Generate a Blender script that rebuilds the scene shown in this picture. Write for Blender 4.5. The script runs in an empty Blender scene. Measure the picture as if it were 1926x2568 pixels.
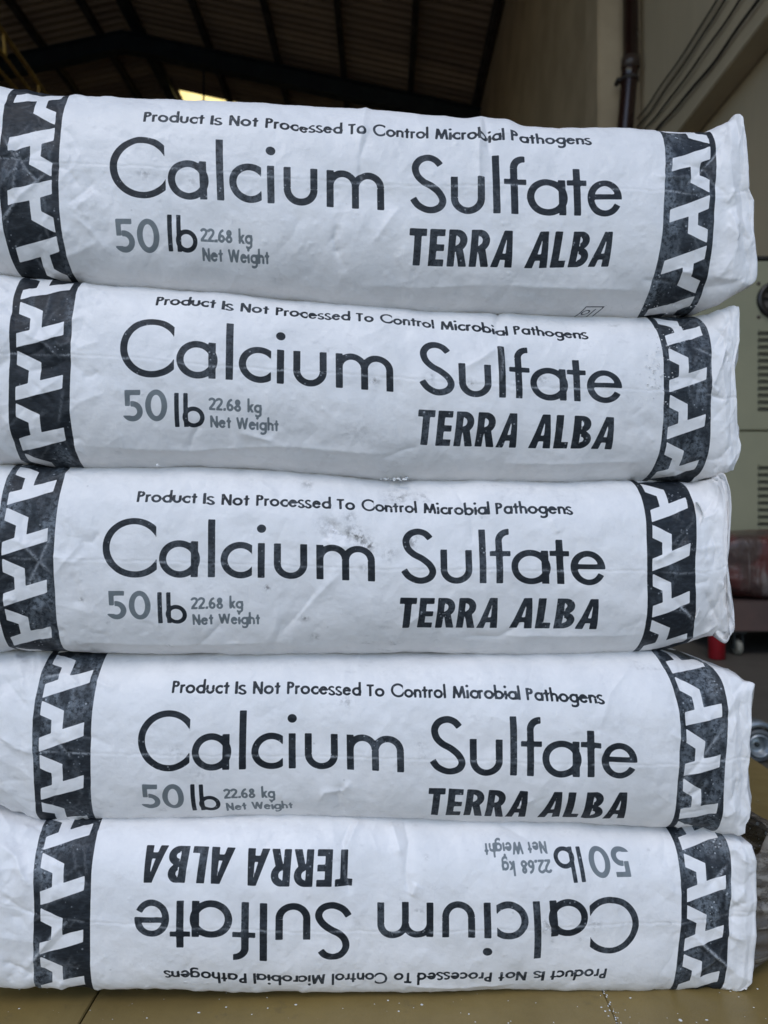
import bpy, bmesh, math, random
import numpy as np
from mathutils import Vector, Matrix
random.seed(7)
SC = bpy.context.scene
COL = SC.collection

# ------------------------------------------------------------------ camera, world, sun, exposure
GZ = 0.5465                     # height of the lens above the warehouse floor
cam_d = bpy.data.cameras.new('camera'); cam = bpy.data.objects.new('camera', cam_d); COL.objects.link(cam)
cam.location = (0, 0, GZ); cam.rotation_euler = (math.radians(90), 0, 0)
cam_d.sensor_fit = 'VERTICAL'; cam_d.sensor_height = 36.0; cam_d.sensor_width = 27.0
cam_d.lens = 26.0; cam_d.clip_start = 0.02; cam_d.clip_end = 500
cam_d.dof.use_dof = True; cam_d.dof.focus_distance = 0.61; cam_d.dof.aperture_fstop = 9
SC.camera = cam
SUN_EL, SUN_AZ = math.radians(52), math.radians(200)      # azimuth: direction towards the sun, 180 = behind the camera
w = bpy.data.worlds.new('World'); SC.world = w; w.use_nodes = True
nt = w.node_tree; nt.nodes.clear()
sky = nt.nodes.new('ShaderNodeTexSky'); sky.sky_type = 'NISHITA'; sky.sun_disc = False
sky.sun_elevation = SUN_EL; sky.sun_rotation = SUN_AZ
sky.air_density = 1.0; sky.dust_density = 0.7; sky.ozone_density = 1.0
bg = nt.nodes.new('ShaderNodeBackground'); bg.inputs['Strength'].default_value = 0.15
wo = nt.nodes.new('ShaderNodeOutputWorld')
nt.links.new(sky.outputs[0], bg.inputs[0]); nt.links.new(bg.outputs[0], wo.inputs[0])
sl = bpy.data.lights.new('sun', 'SUN'); sl.energy = 0.5; sl.angle = math.radians(25); sl.color = (1.0, 0.975, 0.94)
so = bpy.data.objects.new('sun', sl); COL.objects.link(so)
sd = Vector((math.sin(SUN_AZ) * math.cos(SUN_EL), math.cos(SUN_AZ) * math.cos(SUN_EL), math.sin(SUN_EL)))
so.rotation_euler = (-sd).to_track_quat('-Z', 'Y').to_euler(); so.location = sd * 20
SC.view_settings.view_transform = 'Standard'; SC.view_settings.look = 'None'
SC.view_settings.exposure = 0.52; SC.view_settings.gamma = 1.0
SC.view_settings.use_curve_mapping = False

# ------------------------------------------------------------------ helpers
def tag(o, label=None, cat=None, group=None, kind=None):
    if label: o['label'] = label
    if cat: o['category'] = cat
    if group: o['group'] = group
    if kind: o['kind'] = kind
    return o
def link(name, me, mat=None, parent=None, loc=None):
    o = bpy.data.objects.new(name, me); COL.objects.link(o)
    if mat is not None and me is not None and not me.materials: me.materials.append(mat)
    if parent is not None: o.parent = parent
    if loc is not None: o.location = loc
    return o
def empty(name, loc=(0, 0, 0)):
    o = bpy.data.objects.new(name, None); COL.objects.link(o); o.location = loc; o.empty_display_size = .1
    return o
class MB:
    def __init__(s): s.v = []; s.f = []; s.smooth = []
    def add(s, vs, fs, smooth=False):
        b = len(s.v); s.v += [tuple(v) for v in vs]
        for f in fs: s.f.append(tuple(i + b for i in f)); s.smooth.append(smooth)
    def box(s, x0, x1, y0, y1, z0, z1, bev=0):
        if bev > 0:
            bm = bmesh.new()
            bmesh.ops.create_cube(bm, size=1, matrix=Matrix.Translation(((x0+x1)/2, (y0+y1)/2, (z0+z1)/2)) @ Matrix.Diagonal((x1-x0, y1-y0, z1-z0, 1)))
            bmesh.ops.bevel(bm, geom=bm.edges[:], offset=bev, segments=2, affect='EDGES')
            bm.verts.index_update()
            s.add([v.co for v in bm.verts], [[v.index for v in f.verts] for f in bm.faces]); bm.free(); return
        s.add([(x, y, z) for x in (x0, x1) for y in (y0, y1) for z in (z0, z1)],
              [(0, 1, 3, 2), (4, 6, 7, 5), (0, 4, 5, 1), (2, 3, 7, 6), (0, 2, 6, 4), (1, 5, 7, 3)])
    def tube(s, pts, r, n=14, cap=True):
        pts = [Vector(p) for p in pts]; vs = []; fs = []
        rr = r if isinstance(r, (list, tuple)) else [r] * len(pts)
        for i, p in enumerate(pts):
            a = pts[max(i-1, 0)]; b = pts[min(i+1, len(pts)-1)]; t = (b - a).normalized()
            up = Vector((0, 0, 1)) if abs(t.z) < .9 else Vector((1, 0, 0))
            x = t.cross(up).normalized(); y = t.cross(x)
            for k in range(n):
                an = 2*math.pi*k/n; vs.append(p + (x*math.cos(an) + y*math.sin(an))*rr[i])
        for i in range(len(pts)-1):
            for k in range(n):
                fs.append((i*n+k, i*n+(k+1) % n, (i+1)*n+(k+1) % n, (i+1)*n+k))
        if cap: fs.append(tuple(range(n))); fs.append(tuple((len(pts)-1)*n+k for k in range(n))[::-1])
        s.add(vs, fs, True)
    def lathe(s, prof, c, axis='y', n=40):
        """prof: (radius, along) pairs turned about an axis through c"""
        vs = []; fs = []
        for r, h in prof:
            for k in range(n):
                a = 2*math.pi*k/n; p = (r*math.cos(a), r*math.sin(a))
                if axis == 'y': vs.append((c[0]+p[0], c[1]+h, c[2]+p[1]))
                elif axis == 'z': vs.append((c[0]+p[0], c[1]+p[1], c[2]+h))
                else: vs.append((c[0]+h, c[1]+p[0], c[2]+p[1]))
        for i in range(len(prof)-1):
            for k in range(n): fs.append((i*n+k, i*n+(k+1) % n, (i+1)*n+(k+1) % n, (i+1)*n+k))
        s.add(vs, fs, True)
    def build(s, name, mat, parent=None, loc=None):
        me = bpy.data.meshes.new(name); me.from_pydata(s.v, [], s.f); me.update()
        me.polygons.foreach_set('use_smooth', s.smooth)
        return link(name, me, mat, parent, loc)

# ------------------------------------------------------------------ materials
def lin(c): return tuple(((x/255+.055)/1.055)**2.4 if x/255 > .04045 else x/255/12.92 for x in c)
class NT:
    def __init__(s, name):
        s.m = bpy.data.materials.new(name); s.m.use_nodes = True; s.t = s.m.node_tree; s.t.nodes.clear()
        s.out = s.t.nodes.new('ShaderNodeOutputMaterial'); s.p = s.t.nodes.new('ShaderNodeBsdfPrincipled')
        s.t.links.new(s.p.outputs[0], s.out.inputs[0])
    def n(s, typ, **kw):
        o = s.t.nodes.new('ShaderNode' + typ)
        for k, v in kw.items(): setattr(o, k, v)
        return o
    def l(s, a, b): s.t.links.new(a, b)
    def set(s, sock, v):
        if isinstance(v, bpy.types.NodeSocket): s.l(v, sock)
        else: sock.default_value = v
    def math(s, op, a, b=0.0, c=0.0, clamp=False):
        o = s.n('Math', operation=op, use_clamp=clamp); s.set(o.inputs[0], a); s.set(o.inputs[1], b)
        if op in ('MULTIPLY_ADD',): s.set(o.inputs[2], c)
        return o.outputs[0]
    def ramp(s, v, a, b, c=0.0, d=1.0):
        o = s.n('MapRange', interpolation_type='SMOOTHSTEP'); s.set(o.inputs[0], v)
        for i, x in enumerate((a, b, c, d)): s.set(o.inputs[i+1], x)
        return o.outputs[0]
    def mix(s, f, a, b, mode='MIX'):
        o = s.n('MixRGB', blend_type=mode); s.set(o.inputs[0], f)
        for k, x in ((1, a), (2, b)): s.set(o.inputs[k], x if isinstance(x, bpy.types.NodeSocket) else (*x, 1))
        return o.outputs[0]
    def noise(s, scale, detail=4, rough=.55, vec=None, dist=0.0, stretch=None, coord='Object'):
        if vec is None:
            vec = s.n('TexCoord').outputs[coord]
        if stretch:
            mp = s.n('Mapping'); s.l(vec, mp.inputs[0]); mp.inputs['Scale'].default_value = stretch; vec = mp.outputs[0]
        o = s.n('TexNoise'); s.l(vec, o.inputs['Vector'])
        o.inputs['Scale'].default_value = scale; o.inputs['Detail'].default_value = detail
        o.inputs['Roughness'].default_value = rough; o.inputs['Distortion'].default_value = dist
        return o.outputs[0]
    def attr(s, name): return s.n('Attribute', attribute_name=name).outputs['Fac']
    def bump(s, h, strength, dist, normal=None):
        o = s.n('Bump'); s.set(o.inputs['Height'], h); o.inputs['Strength'].default_value = strength
        o.inputs['Distance'].default_value = dist
        if normal is not None: s.l(normal, o.inputs['Normal'])
        s.l(o.outputs[0], s.p.inputs['Normal']); return o.outputs[0]
def simple(name, c1, c2=None, scale=6, rough=.6, metal=0.0, bump=0.0, bscale=60, spec=.5, stretch=None, detail=5):
    """procedural two-tone material: c1 with noise patches of c2, rough noise bump"""
    t = NT(name); c2 = c2 or tuple(x*.8 for x in c1)
    f = t.ramp(t.noise(scale, detail, stretch=stretch), .35, .68)
    t.set(t.p.inputs['Base Color'], t.mix(f, c1, c2))
    t.set(t.p.inputs['Roughness'], t.math('MULTIPLY_ADD', f, .12, rough-.06)); t.p.inputs['Metallic'].default_value = metal
    t.p.inputs['Specular IOR Level'].default_value = spec
    if bump: t.bump(t.noise(bscale, 4), bump, .004)
    return t.m

def sack_paper():
    t = NT('sack_paper')
    ink = t.attr('ink'); grey = t.attr('grey'); dirt = t.attr('dirt'); wear = t.attr('wear'); scuff = t.attr('scuff')
    fine = t.noise(900, 3, .6); med = t.noise(220, 5, .65); big = t.noise(22, 5, .6)
    grain = t.noise(420, 4, .6, stretch=(.35, 1, 1))
    paper = t.mix(t.ramp(big, .30, .72), (.81, .785, .765), (.728, .713, .70))
    paper = t.mix(t.math('MULTIPLY', t.ramp(t.noise(60, 6, .7), .52, .78), .22), paper, (.46, .46, .47))
    # dust and grime rubbed into the paper
    df = t.math('MULTIPLY', dirt, t.ramp(med, .40, .62), clamp=True)
    paper = t.mix(df, paper, (.16, .15, .14))
    spot = t.n('TexVoronoi'); spot.inputs['Scale'].default_value = 75; t.l(t.n('TexCoord').outputs['Object'], spot.inputs['Vector'])
    sp = t.math('MULTIPLY', t.ramp(spot.outputs['Distance'], .10, .04), t.ramp(t.noise(38, 2), .60, .66))
    paper = t.mix(t.math('MULTIPLY', sp, .35), paper, (.30, .29, .28))
    # printing inks, thinned and powdered where rubbed
    inkc = t.mix(t.ramp(grain, .42, .66), (.010, .013, .017), (.021, .026, .032))
    pw = t.math('MULTIPLY', scuff, t.ramp(t.noise(300, 6, .72), .36, .60), clamp=True)
    inkc = t.mix(pw, inkc, (.155, .175, .195))
    sv = t.n('TexVoronoi'); sv.inputs['Scale'].default_value = 260; t.l(t.n('TexCoord').outputs['Object'], sv.inputs['Vector'])
    spk = t.math('MULTIPLY', t.ramp(sv.outputs['Distance'], .26, .14), t.ramp(t.noise(90, 3), .55, .62))
    inkc = t.mix(t.math('MULTIPLY', spk, t.math('MULTIPLY_ADD', scuff, .7, .35, clamp=True)), inkc, (.42, .44, .46))
    wr = t.math('MULTIPLY', wear, t.ramp(t.noise(500, 3), .30, .55), clamp=True)
    inkc = t.mix(wr, inkc, (.50, .52, .54))
    greyc = t.mix(t.math('MULTIPLY', pw, .5), (.15, .172, .18), (.26, .275, .285))
    jit = t.math('MULTIPLY_ADD', fine, .00010, -.00005)
    ai = t.ramp(t.math('ADD', ink, jit), .00018, -.00018); ag = t.ramp(t.math('ADD', grey, jit), .00022, -.00022)
    col = t.mix(ag, paper, greyc); col = t.mix(ai, col, inkc)
    t.set(t.p.inputs['Base Color'], col)
    rgh = t.math('MULTIPLY_ADD', big, .20, .36)
    t.set(t.p.inputs['Roughness'], t.math('ADD', rgh, t.math('MULTIPLY', ai, .08)))
    t.set(t.p.inputs['Specular IOR Level'], t.math('MULTIPLY_ADD', ai, -.22, .5))
    b1 = t.n('Bump'); t.l(t.noise(26, 5, .6), b1.inputs['Height']); b1.inputs['Strength'].default_value = .28; b1.inputs['Distance'].default_value = .0025
    b2 = t.bump(t.noise(150, 5, .65), .6, .0007, b1.outputs[0])
    t.bump(fine, .25, .00018, b2)
    return t.m
M_PAPER = sack_paper()

# ------------------------------------------------------------------ lettering as signed distances (unit = height of the tall letters)
def ring(x, y, cx, cy, rx, ry, w):
    k = ry/rx; d = np.hypot((x-cx)*k, y-cy)/1.0
    if abs(k-1) < 1e-3: return np.abs(d-(ry-w/2))-w/2
    # elliptical ring: outer ellipse minus inner ellipse
    def ell(a, b):
        q = np.hypot((x-cx)/a, (y-cy)/b); g = np.hypot((x-cx)/a/a, (y-cy)/b/b)+1e-9
        return q*(q-1)/g
    return np.maximum(ell(rx, ry), -ell(rx-w, ry-w*.95))
def rect(x, y, x0, x1, y0, y1):
    return np.maximum(np.abs(x-(x0+x1)/2)-(x1-x0)/2, np.abs(y-(y0+y1)/2)-(y1-y0)/2)
def seg(x, y, p, q, w):
    """straight stroke with square ends"""
    dx, dy = q[0]-p[0], q[1]-p[1]; L_ = math.hypot(dx, dy); dx /= L_; dy /= L_
    a = (x-p[0])*dx+(y-p[1])*dy; b = -(x-p[0])*dy+(y-p[1])*dx
    return np.maximum(np.abs(a-L_/2)-L_/2, np.abs(b)-w/2)
def pseg(x, y, p, q, w, y0, y1):
    """stroke from p to q cut level at y0 and y1"""
    dx, dy = q[0]-p[0], q[1]-p[1]; L_ = math.hypot(dx, dy)
    b = np.abs(-(x-p[0])*dy+(y-p[1])*dx)/L_-w/2
    return np.maximum(b, np.maximum(y0-y, y-y1))
def curve(x, y, pts, w):
    P = np.array(pts, float); n = len(P); Q = []
    for i in range(n-1):
        p0, p1, p2, p3 = P[max(i-1, 0)], P[i], P[i+1], P[min(i+2, n-1)]
        for t in np.linspace(0, 1, 7)[:-1]:
            Q.append(.5*((2*p1)+(-p0+p2)*t+(2*p0-5*p1+4*p2-p3)*t*t+(-p0+3*p1-3*p2+p3)*t**3))
    Q.append(P[-1]); Q = np.array(Q); d = np.full(x.shape, 9.)
    for a, b in zip(Q[:-1], Q[1:]):
        v = b-a; t = np.clip(((x-a[0])*v[0]+(y-a[1])*v[1])/(v@v+1e-12), 0, 1)
        d = np.minimum(d, np.hypot(x-a[0]-t*v[0], y-a[1]-t*v[1]))
    d -= w/2
    for e, f in ((Q[0], Q[1]), (Q[-1], Q[-2])):
        t = (e-f)/np.hypot(*(e-f)); a = (x-e[0])*t[0]+(y-e[1])*t[1]
        near = np.hypot(x-e[0], y-e[1]) < 1.2*w
        d = np.where(near, np.maximum(d, a), d)
    return d
def poly(x, y, P):
    d = np.full(x.shape, 1e9); s = np.ones(x.shape); n = len(P)
    for i in range(n):
        ax, ay = P[i]; bx, by = P[i-1]; ex, ey = bx-ax, by-ay; wx, wy = x-ax, y-ay
        t = np.clip((wx*ex+wy*ey)/(ex*ex+ey*ey), 0, 1)
        d = np.minimum(d, (wx-ex*t)**2+(wy-ey*t)**2)
        c = (y >= ay).astype(int)+(y < by).astype(int)+((ex*wy) > (ey*wx)).astype(int)
        s = np.where((c == 3) | (c == 0), -s, s)
    return s*np.sqrt(d)
mn, mx = np.minimum, np.maximum
SPTS = [(.492, .803), (.414, .89), (.297, .925), (.169, .878), (.098, .76), (.122, .62), (.215, .515), (.356, .433), (.473, .328), (.525, .21), (.485, .105), (.38, .047), (.26, .047), (.133, .117), (.056, .227)]
def glyph(ch, x, y, w, X=.61):
    """returns (sdf, advance width) ; X = x-height, strokes w wide"""
    R = (X+.025)/2; cy = X/2; h = w/2
    if ch == 'C': return mx(ring(x, y, .495, .487, .495, .502, w), x-.84), .84
    if ch == 'a': return mn(ring(x, y, R, cy, R, R, w), rect(x, y, 2*R-.03-w, 2*R-.03, 0, X)), 2*R-.03
    if ch == 'q': return mn(ring(x, y, R, cy, R, R, w), rect(x, y, 2*R-.03-w, 2*R-.03, -.3, X)), 2*R-.03
    if ch == 'd': return mn(ring(x, y, R, cy, R, R, w), rect(x, y, 2*R-.03-w, 2*R-.03, 0, 1)), 2*R-.03
    if ch == 'b': return mn(ring(x, y, R-.03, cy, R, R, w), rect(x, y, 0, w, 0, 1)), 2*R-.03
    if ch == 'g':
        r = R-.03; hook = np.where(y < -.06, ring(x, y, r, -.06, r+.03-.0, .27, w), 9.)
        hook = mx(hook, .08-x)
        return mn(mn(ring(x, y, R, cy, R, R, w), rect(x, y, 2*R-.03-w, 2*R-.03, -.07, X)), hook), 2*R-.03
    if ch == 'o': return ring(x, y, R, cy, R, R, w), 2*R
    if ch == 'O': return ring(x, y, .49, .49, .49, .50, w), .98
    if ch == 'c': return mx(ring(x, y, R, cy, R, R, w), x-1.57*R), 1.57*R
    if ch == 'e':
        rx = R*.90; d = ring(x, y, rx, cy, rx, R, w)
        wedge = mx(mx(rx-x, y-(cy-.02)), -((y-cy)+(x-rx)*.546)/1.14); d = mx(d, -wedge)
        return mn(d, rect(x, y, w*.6, 2*rx-w*.35, cy-.02, cy-.02+w*.82)), 2*rx
    if ch == 'l': return rect(x, y, 0, w, 0, 1), w
    if ch == 'i': return mn(rect(x, y, 0, w, 0, X), np.hypot(x-h, y-.865)-max(.075, w*.62)), w
    if ch == 'u':
        r = .265 if X > .5 else .24; W = 2*r
        return mn(mn(rect(x, y, 0, w, r, X), rect(x, y, W-w, W, r, X)), mx(ring(x, y, r, r-.012, r, r, w), y-r)), W
    if ch in 'nh':
        r = .25; W = 2*r; a = mx(ring(x, y, r, X-r+.012, r, r, w), X-r-y)
        return mn(mn(rect(x, y, 0, w, 0, X if ch == 'n' else 1), rect(x, y, W-w, W, 0, X-r)), a), W
    if ch == 'm':
        r = .257; W = 4*r-w*.98; c1 = r; c2 = W-r; a = X-r+.012
        d = mn(mx(ring(x, y, c1, a, r, r, w), a-y), mx(ring(x, y, c2, a, r, r, w), a-y))
        for x0 in (0, (W-w)/2, W-w): d = mn(d, rect(x, y, x0, x0+w, 0, X if x0 == 0 else a))
        return d, W
    if ch == 'r': return mn(rect(x, y, 0, w, 0, X), mx(mx(ring(x, y, .24, X-.235, .24, .25, w), X-.235-y), x-.32)), .31
    if ch == 'S': return curve(x, y, SPTS, w), .58
    if ch == 's':
        k = X/.985; P = [((a-.03)*k*1.22, (b-.487)*k*1.06+X/2) for a, b in SPTS]; return curve(x, y, P, w*.82), .58*k*1.16
    if ch == 'f':
        r = .225; d = rect(x, y, .10, .10+w, 0, 1-r); d = mn(d, mx(mx(ring(x, y, .10+r, 1.005-r, r, r, w), 1-r-y), x-.335))
        return mn(d, rect(x, y, 0, .345, .50, .50+w*.84)), .345
    if ch == 't': return mn(rect(x, y, .1, .1+w, 0, .81), rect(x, y, 0, .1*2+w, X-w*.84, X)), .2+w
    if ch == 'P':
        r = .225; d = rect(x, y, 0, w, 0, .86); y0 = .86-2*r
        d = mn(d, mx(ring(x, y, .25, .86-r, r, r, w), .24-x)); d = mn(d, rect(x, y, 0, .25, .86-w*.9, .86)); return mn(d, rect(x, y, 0, .25, y0, y0+w*.9)), .475
    if ch == 'I': return rect(x, y, 0, w, 0, .86), w
    if ch == 'T': return mn(rect(x, y, .24-h, .24+h, 0, .86), rect(x, y, 0, .48, .86-w*.9, .86)), .48
    if ch == 'N': return mn(mn(rect(x, y, 0, w, 0, .86), rect(x, y, .62-w, .62, 0, .86)), pseg(x, y, (h*.9, .88), (.62-h*.9, -.02), w, -.02, .88)), .62
    if ch == 'M':
        d = mn(pseg(x, y, (h, 0), (.17, .86), w, 0, .87), pseg(x, y, (.83-h, 0), (.83-.17, .86), w, 0, .87))
        return mn(d, mn(pseg(x, y, (.17, .86), (.415, .10), w, .04, .86), pseg(x, y, (.66, .86), (.415, .10), w, .04, .86))), .83
    if ch == 'K': ch = 'k'
    if ch == 'k': return mn(rect(x, y, 0, w, 0, 1), mn(pseg(x, y, (w*.8, .26), (.42, .62), w, .2, X), pseg(x, y, (.17, .36), (.42, 0), w, 0, .42))), .45
    if ch == 'W':
        d = 9.
        for a, b in (((.06, .86), (.25, 0)), ((.25, 0), (.46, .86)), ((.46, .86), (.67, 0)), ((.67, 0), (.86, .86))): d = mn(d, pseg(x, y, a, b, w, 0, .86))
        return d, .92
    if ch == '.': return rect(x, y, 0, w*1.15, 0, w*1.15), w*1.15
    if ch == '0': return ring(x, y, .30, .43, .30, .44, w), .60
    if ch == '5':
        d = mx(ring(x, y, .235, .275, .285, .285, w), -mx(x-.20, .16-y))
        d = mn(d, rect(x, y, .045, .045+w*.9, .42, .86)); return mn(d, rect(x, y, .045, .47, .86-w*.92, .86)), .53
    if ch == '2':
        d = curve(x, y, [(.03, .66), (.10, .77), (.24, .81), (.38, .75), (.42, .63), (.36, .48), (.22, .30), (.07, .12)], w); return mn(d, rect(x, y, .0, .46, 0, w*.92)), .47
    if ch == '6': return mn(ring(x, y, .25, .26, .25, .27, w), curve(x, y, [(.40, .82), (.22, .73), (.09, .50), (.06, .30)], w)), .50
    if ch == '8': return mn(ring(x, y, .25, .235, .25, .245, w), ring(x, y, .25, .645, .205, .22, w)), .50
    raise KeyError(ch)
def bold(ch, x, y):
    """heavy condensed capitals, height 1, sheared a little; returns (sdf, advance)"""
    w = .195
    if ch == 'T': return mn(rect(x, y, .135, .135+w, 0, 1), rect(x, y, 0, .465, .80, 1)), .48
    if ch == 'E': return mn(mn(rect(x, y, 0, w, 0, 1), rect(x, y, 0, .41, .81, 1)), mn(rect(x, y, 0, .40, .41, .59), rect(x, y, 0, .41, 0, .19))), .44
    if ch == 'L': return mn(rect(x, y, 0, w, 0, 1), rect(x, y, 0, .375, 0, .19)), .40
    if ch == 'R':
        d = rect(x, y, 0, w, 0, 1); d = mn(d, mn(rect(x, y, 0, .26, .84, 1), rect(x, y, 0, .26, .40, .56)))
        d = mn(d, mx(ring(x, y, .22, .70, .28, .30, w), .22-x)); return mn(d, poly(x, y, [(.19, .50), (.39, .50), (.53, 0), (.315, 0)])), .53
    if ch == 'B':
        d = rect(x, y, 0, w, 0, 1); d = mn(d, mn(rect(x, y, 0, .25, .85, 1), mn(rect(x, y, 0, .26, .44, .58), rect(x, y, 0, .26, 0, .15))))
        d = mn(d, mx(ring(x, y, .22, .745, .235, .255, w), .22-x)); return mn(d, mx(ring(x, y, .22, .275, .275, .275, w), .22-x)), .50
    if ch == 'A':
        o = poly(x, y, [(-.02, 0), (.185, 0), (.225, .20), (.35, .20), (.36, 0), (.56, 0), (.475, 1), (.265, 1)])
        return mx(o, -poly(x, y, [(.262, .37), (.348, .37), (.345, .80)])), .57
    raise KeyError(ch)
LU = .051                                           # metres per lettering unit
def Ud(px):
    g = lambda q: -math.log(159.36-.003858*q)/.003858
    return g(px)-.5*(g(345)+g(1588))
BLACK, GREY = [], []
W_ = .113
for ch, px in (('C', 345), ('a', 483), ('l', 602), ('c', 633), ('i', 725), ('u', 765), ('m', 870)): BLACK.append((glyph, ch, Ud(px), 0., 1., 1., W_, 0))
for ch, px in (('S', 1075), ('u', 1176), ('l', 1277), ('f', 1304), ('a', 1357.5), ('t', 1454), ('e', 1503.5)): BLACK.append((glyph, ch, Ud(px), 0., 1., 1., W_, 0))
def word(dst, txt, x0, x1, y, s, w, gap=.115, X=.60, fn=glyph, shear=0, sy=None):
    """letters spread from x0 to x1, keeping their own widths"""
    adv = []; z = np.zeros(1)
    for c in txt:
        adv.append(.30 if c == ' ' else (glyph(c, z, z, w, X)[1] if fn is glyph else bold(c, z, z)[1]))
    tot = sum(adv)+gap*(len(txt)-1); k = (x1-x0)/tot; x = x0
    for c, a in zip(txt, adv):
        if c != ' ': dst.append((fn, c, x, y, k if sy is None else k, s, w, shear, X))
        x += (a+gap)*k
for t_, a, b in (('Product', 424, 573), ('Is', 587, 616), ('Not', 632.6, 703), ('Processed', 719.5, 908), ('To', 922, 968), ('Control', 984, 1123), ('Microbial', 1139, 1311), ('Pathogens', 1326, 1521)):
    word(BLACK, t_, Ud(a), Ud(b), 1.272, .245, .165, gap=.045)
word(BLACK, 'TERRA', Ud(1069), Ud(1327), -.875, .60, 0, gap=.065, fn=bold, shear=.06)
word(BLACK, 'ALBA', Ud(1358), Ud(1574), -.875, .60, 0, gap=.065, fn=bold, shear=.06)
BLACK.append((glyph, 'l', Ud(478), -.835, .575, .575, .125, 0)); word(BLACK, 'b', Ud(500), Ud(551), -.835, .575, .128)
word(GREY, '50', Ud(353), Ud(461), -.76, .60, .155, gap=.06)
word(GREY, '22.68', Ud(562), Ud(640), -.56, .24, .175, gap=.05); word(GREY, 'kg', Ud(655), Ud(689), -.56, .24, .175, gap=.05)
word(GREY, 'Net', Ud(564), Ud(615), -.86, .24, .175, gap=.05); word(GREY, 'Weight', Ud(628), Ud(730), -.86, .24, .175, gap=.05)
def lettering(items, x, y, maxd=.2):
    """signed distance in units over point arrays x, y"""
    d = np.full(x.shape, maxd)
    for it in items:
        fn, ch, x0, y0, kx, ky, w, sh = it[:8]; X = it[8] if len(it) > 8 else .61
        m = np.nonzero((x > x0-.15-.1*kx) & (x < x0+1.1*kx+.15) & (y > y0-.4*ky) & (y < y0+1.12*ky+.1))
        if len(m[0]) == 0: continue
        gy = (y[m]-y0)/ky; gx = (x[m]-x0-sh*(y[m]-y0))/kx
        g = fn(ch, gx, gy, w, X)[0] if fn is glyph else fn(ch, gx, gy)[0]
        d[m] = np.minimum(d[m], g*min(kx, ky) if abs(kx-ky) > .3*ky else g*(kx+ky)/2)
    return d
LET = [(.115, 0.), (.50, .19), (.497, .535), (.875, .405), (.868, .665), (.11, .945), (.112, .685), (.312, .605), (.31, .36), (.115, .265)]
def band(a, b, ph, rot):
    """zigzag border; a, b in units; returns signed distance of the ink"""
    out = np.full(a.shape, .2)
    for side, x0 in (('L', -5.68), ('R', 4.76)):
        m = np.nonzero((a > x0-.15) & (a < x0+1.07)); aa = a[m]; bb = b[m]
        xb = (aa-x0); t = np.mod((ph[side]-bb)/.885, 1.)
        if rot: xb = .92-xb; t = np.mod((bb-ph[side])/.885, 1.)
        P = [(px_*.92, pt*.885) for px_, pt in LET]; dl = np.full(aa.shape, 9.)
        for k in (-1, 0, 1): dl = np.minimum(dl, poly(xb, (t+k)*.885, P))
        out[m] = np.minimum(out[m], np.maximum(-dl, np.abs(xb-.46)-.46))
    return out

# ------------------------------------------------------------------ noise and creases for the sacks
def vnoise(x, y, seed):
    r = np.random.RandomState(seed); G = r.rand(64, 64)
    xi = np.floor(x).astype(int); yi = np.floor(y).astype(int); fx = x-xi; fy = y-yi
    fx = fx*fx*(3-2*fx); fy = fy*fy*(3-2*fy); xi &= 63; yi &= 63; x1 = (xi+1) & 63; y1 = (yi+1) & 63
    return (G[xi, yi]*(1-fx)+G[x1, yi]*fx)*(1-fy)+(G[xi, y1]*(1-fx)+G[x1, y1]*fx)*fy
def fbm(x, y, seed, o=4, g=.5):
    s = 0; a = 1; n = 0
    for i in range(o): s = s+a*vnoise(x*2**i+17.3*i, y*2**i+5.1*i, seed+i); n += a; a *= g
    return s/n-.5
def crease_field(U, V, h, wear, pts, amp, wid, wr, taper=True, jit=0, rs=None):
    pts = np.array(pts, float)
    R = wid*4.5
    m = np.nonzero((U > pts[:, 0].min()-R) & (U < pts[:, 0].max()+R) & (V > pts[:, 1].min()-R) & (V < pts[:, 1].max()+R))
    if len(m[0]) == 0: return
    x = U[m]; y = V[m]; d = np.full(x.shape, 9.); tt = np.zeros(x.shape)
    sl_ = np.hypot(*np.diff(pts, axis=0).T); cum = np.concatenate([[0], np.cumsum(sl_)]); tot = cum[-1]+1e-9
    for i in range(len(pts)-1):
        a = pts[i]; v = pts[i+1]-a; t = np.clip(((x-a[0])*v[0]+(y-a[1])*v[1])/(v@v+1e-12), 0, 1)
        q = np.hypot(x-a[0]-t*v[0], y-a[1]-t*v[1]); c = q < d; d = np.where(c, q, d); tt = np.where(c, (cum[i]+t*sl_[i])/tot, tt)
    if jit: d = np.abs(d+jit*fbm(x*60, y*60, 5)*.0+jit*(vnoise(x*180, y*180, 77)-.5))
    ta = np.clip(np.minimum(tt, 1-tt)*5+.15, 0, 1) if taper else 1.
    h[m] += amp*ta*np.exp(-np.sqrt(d*d+(.0006)**2)/wid)
    if wr: wear[m] = np.maximum(wear[m], wr*ta*np.exp(-(d/.0011)**2))
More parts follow.
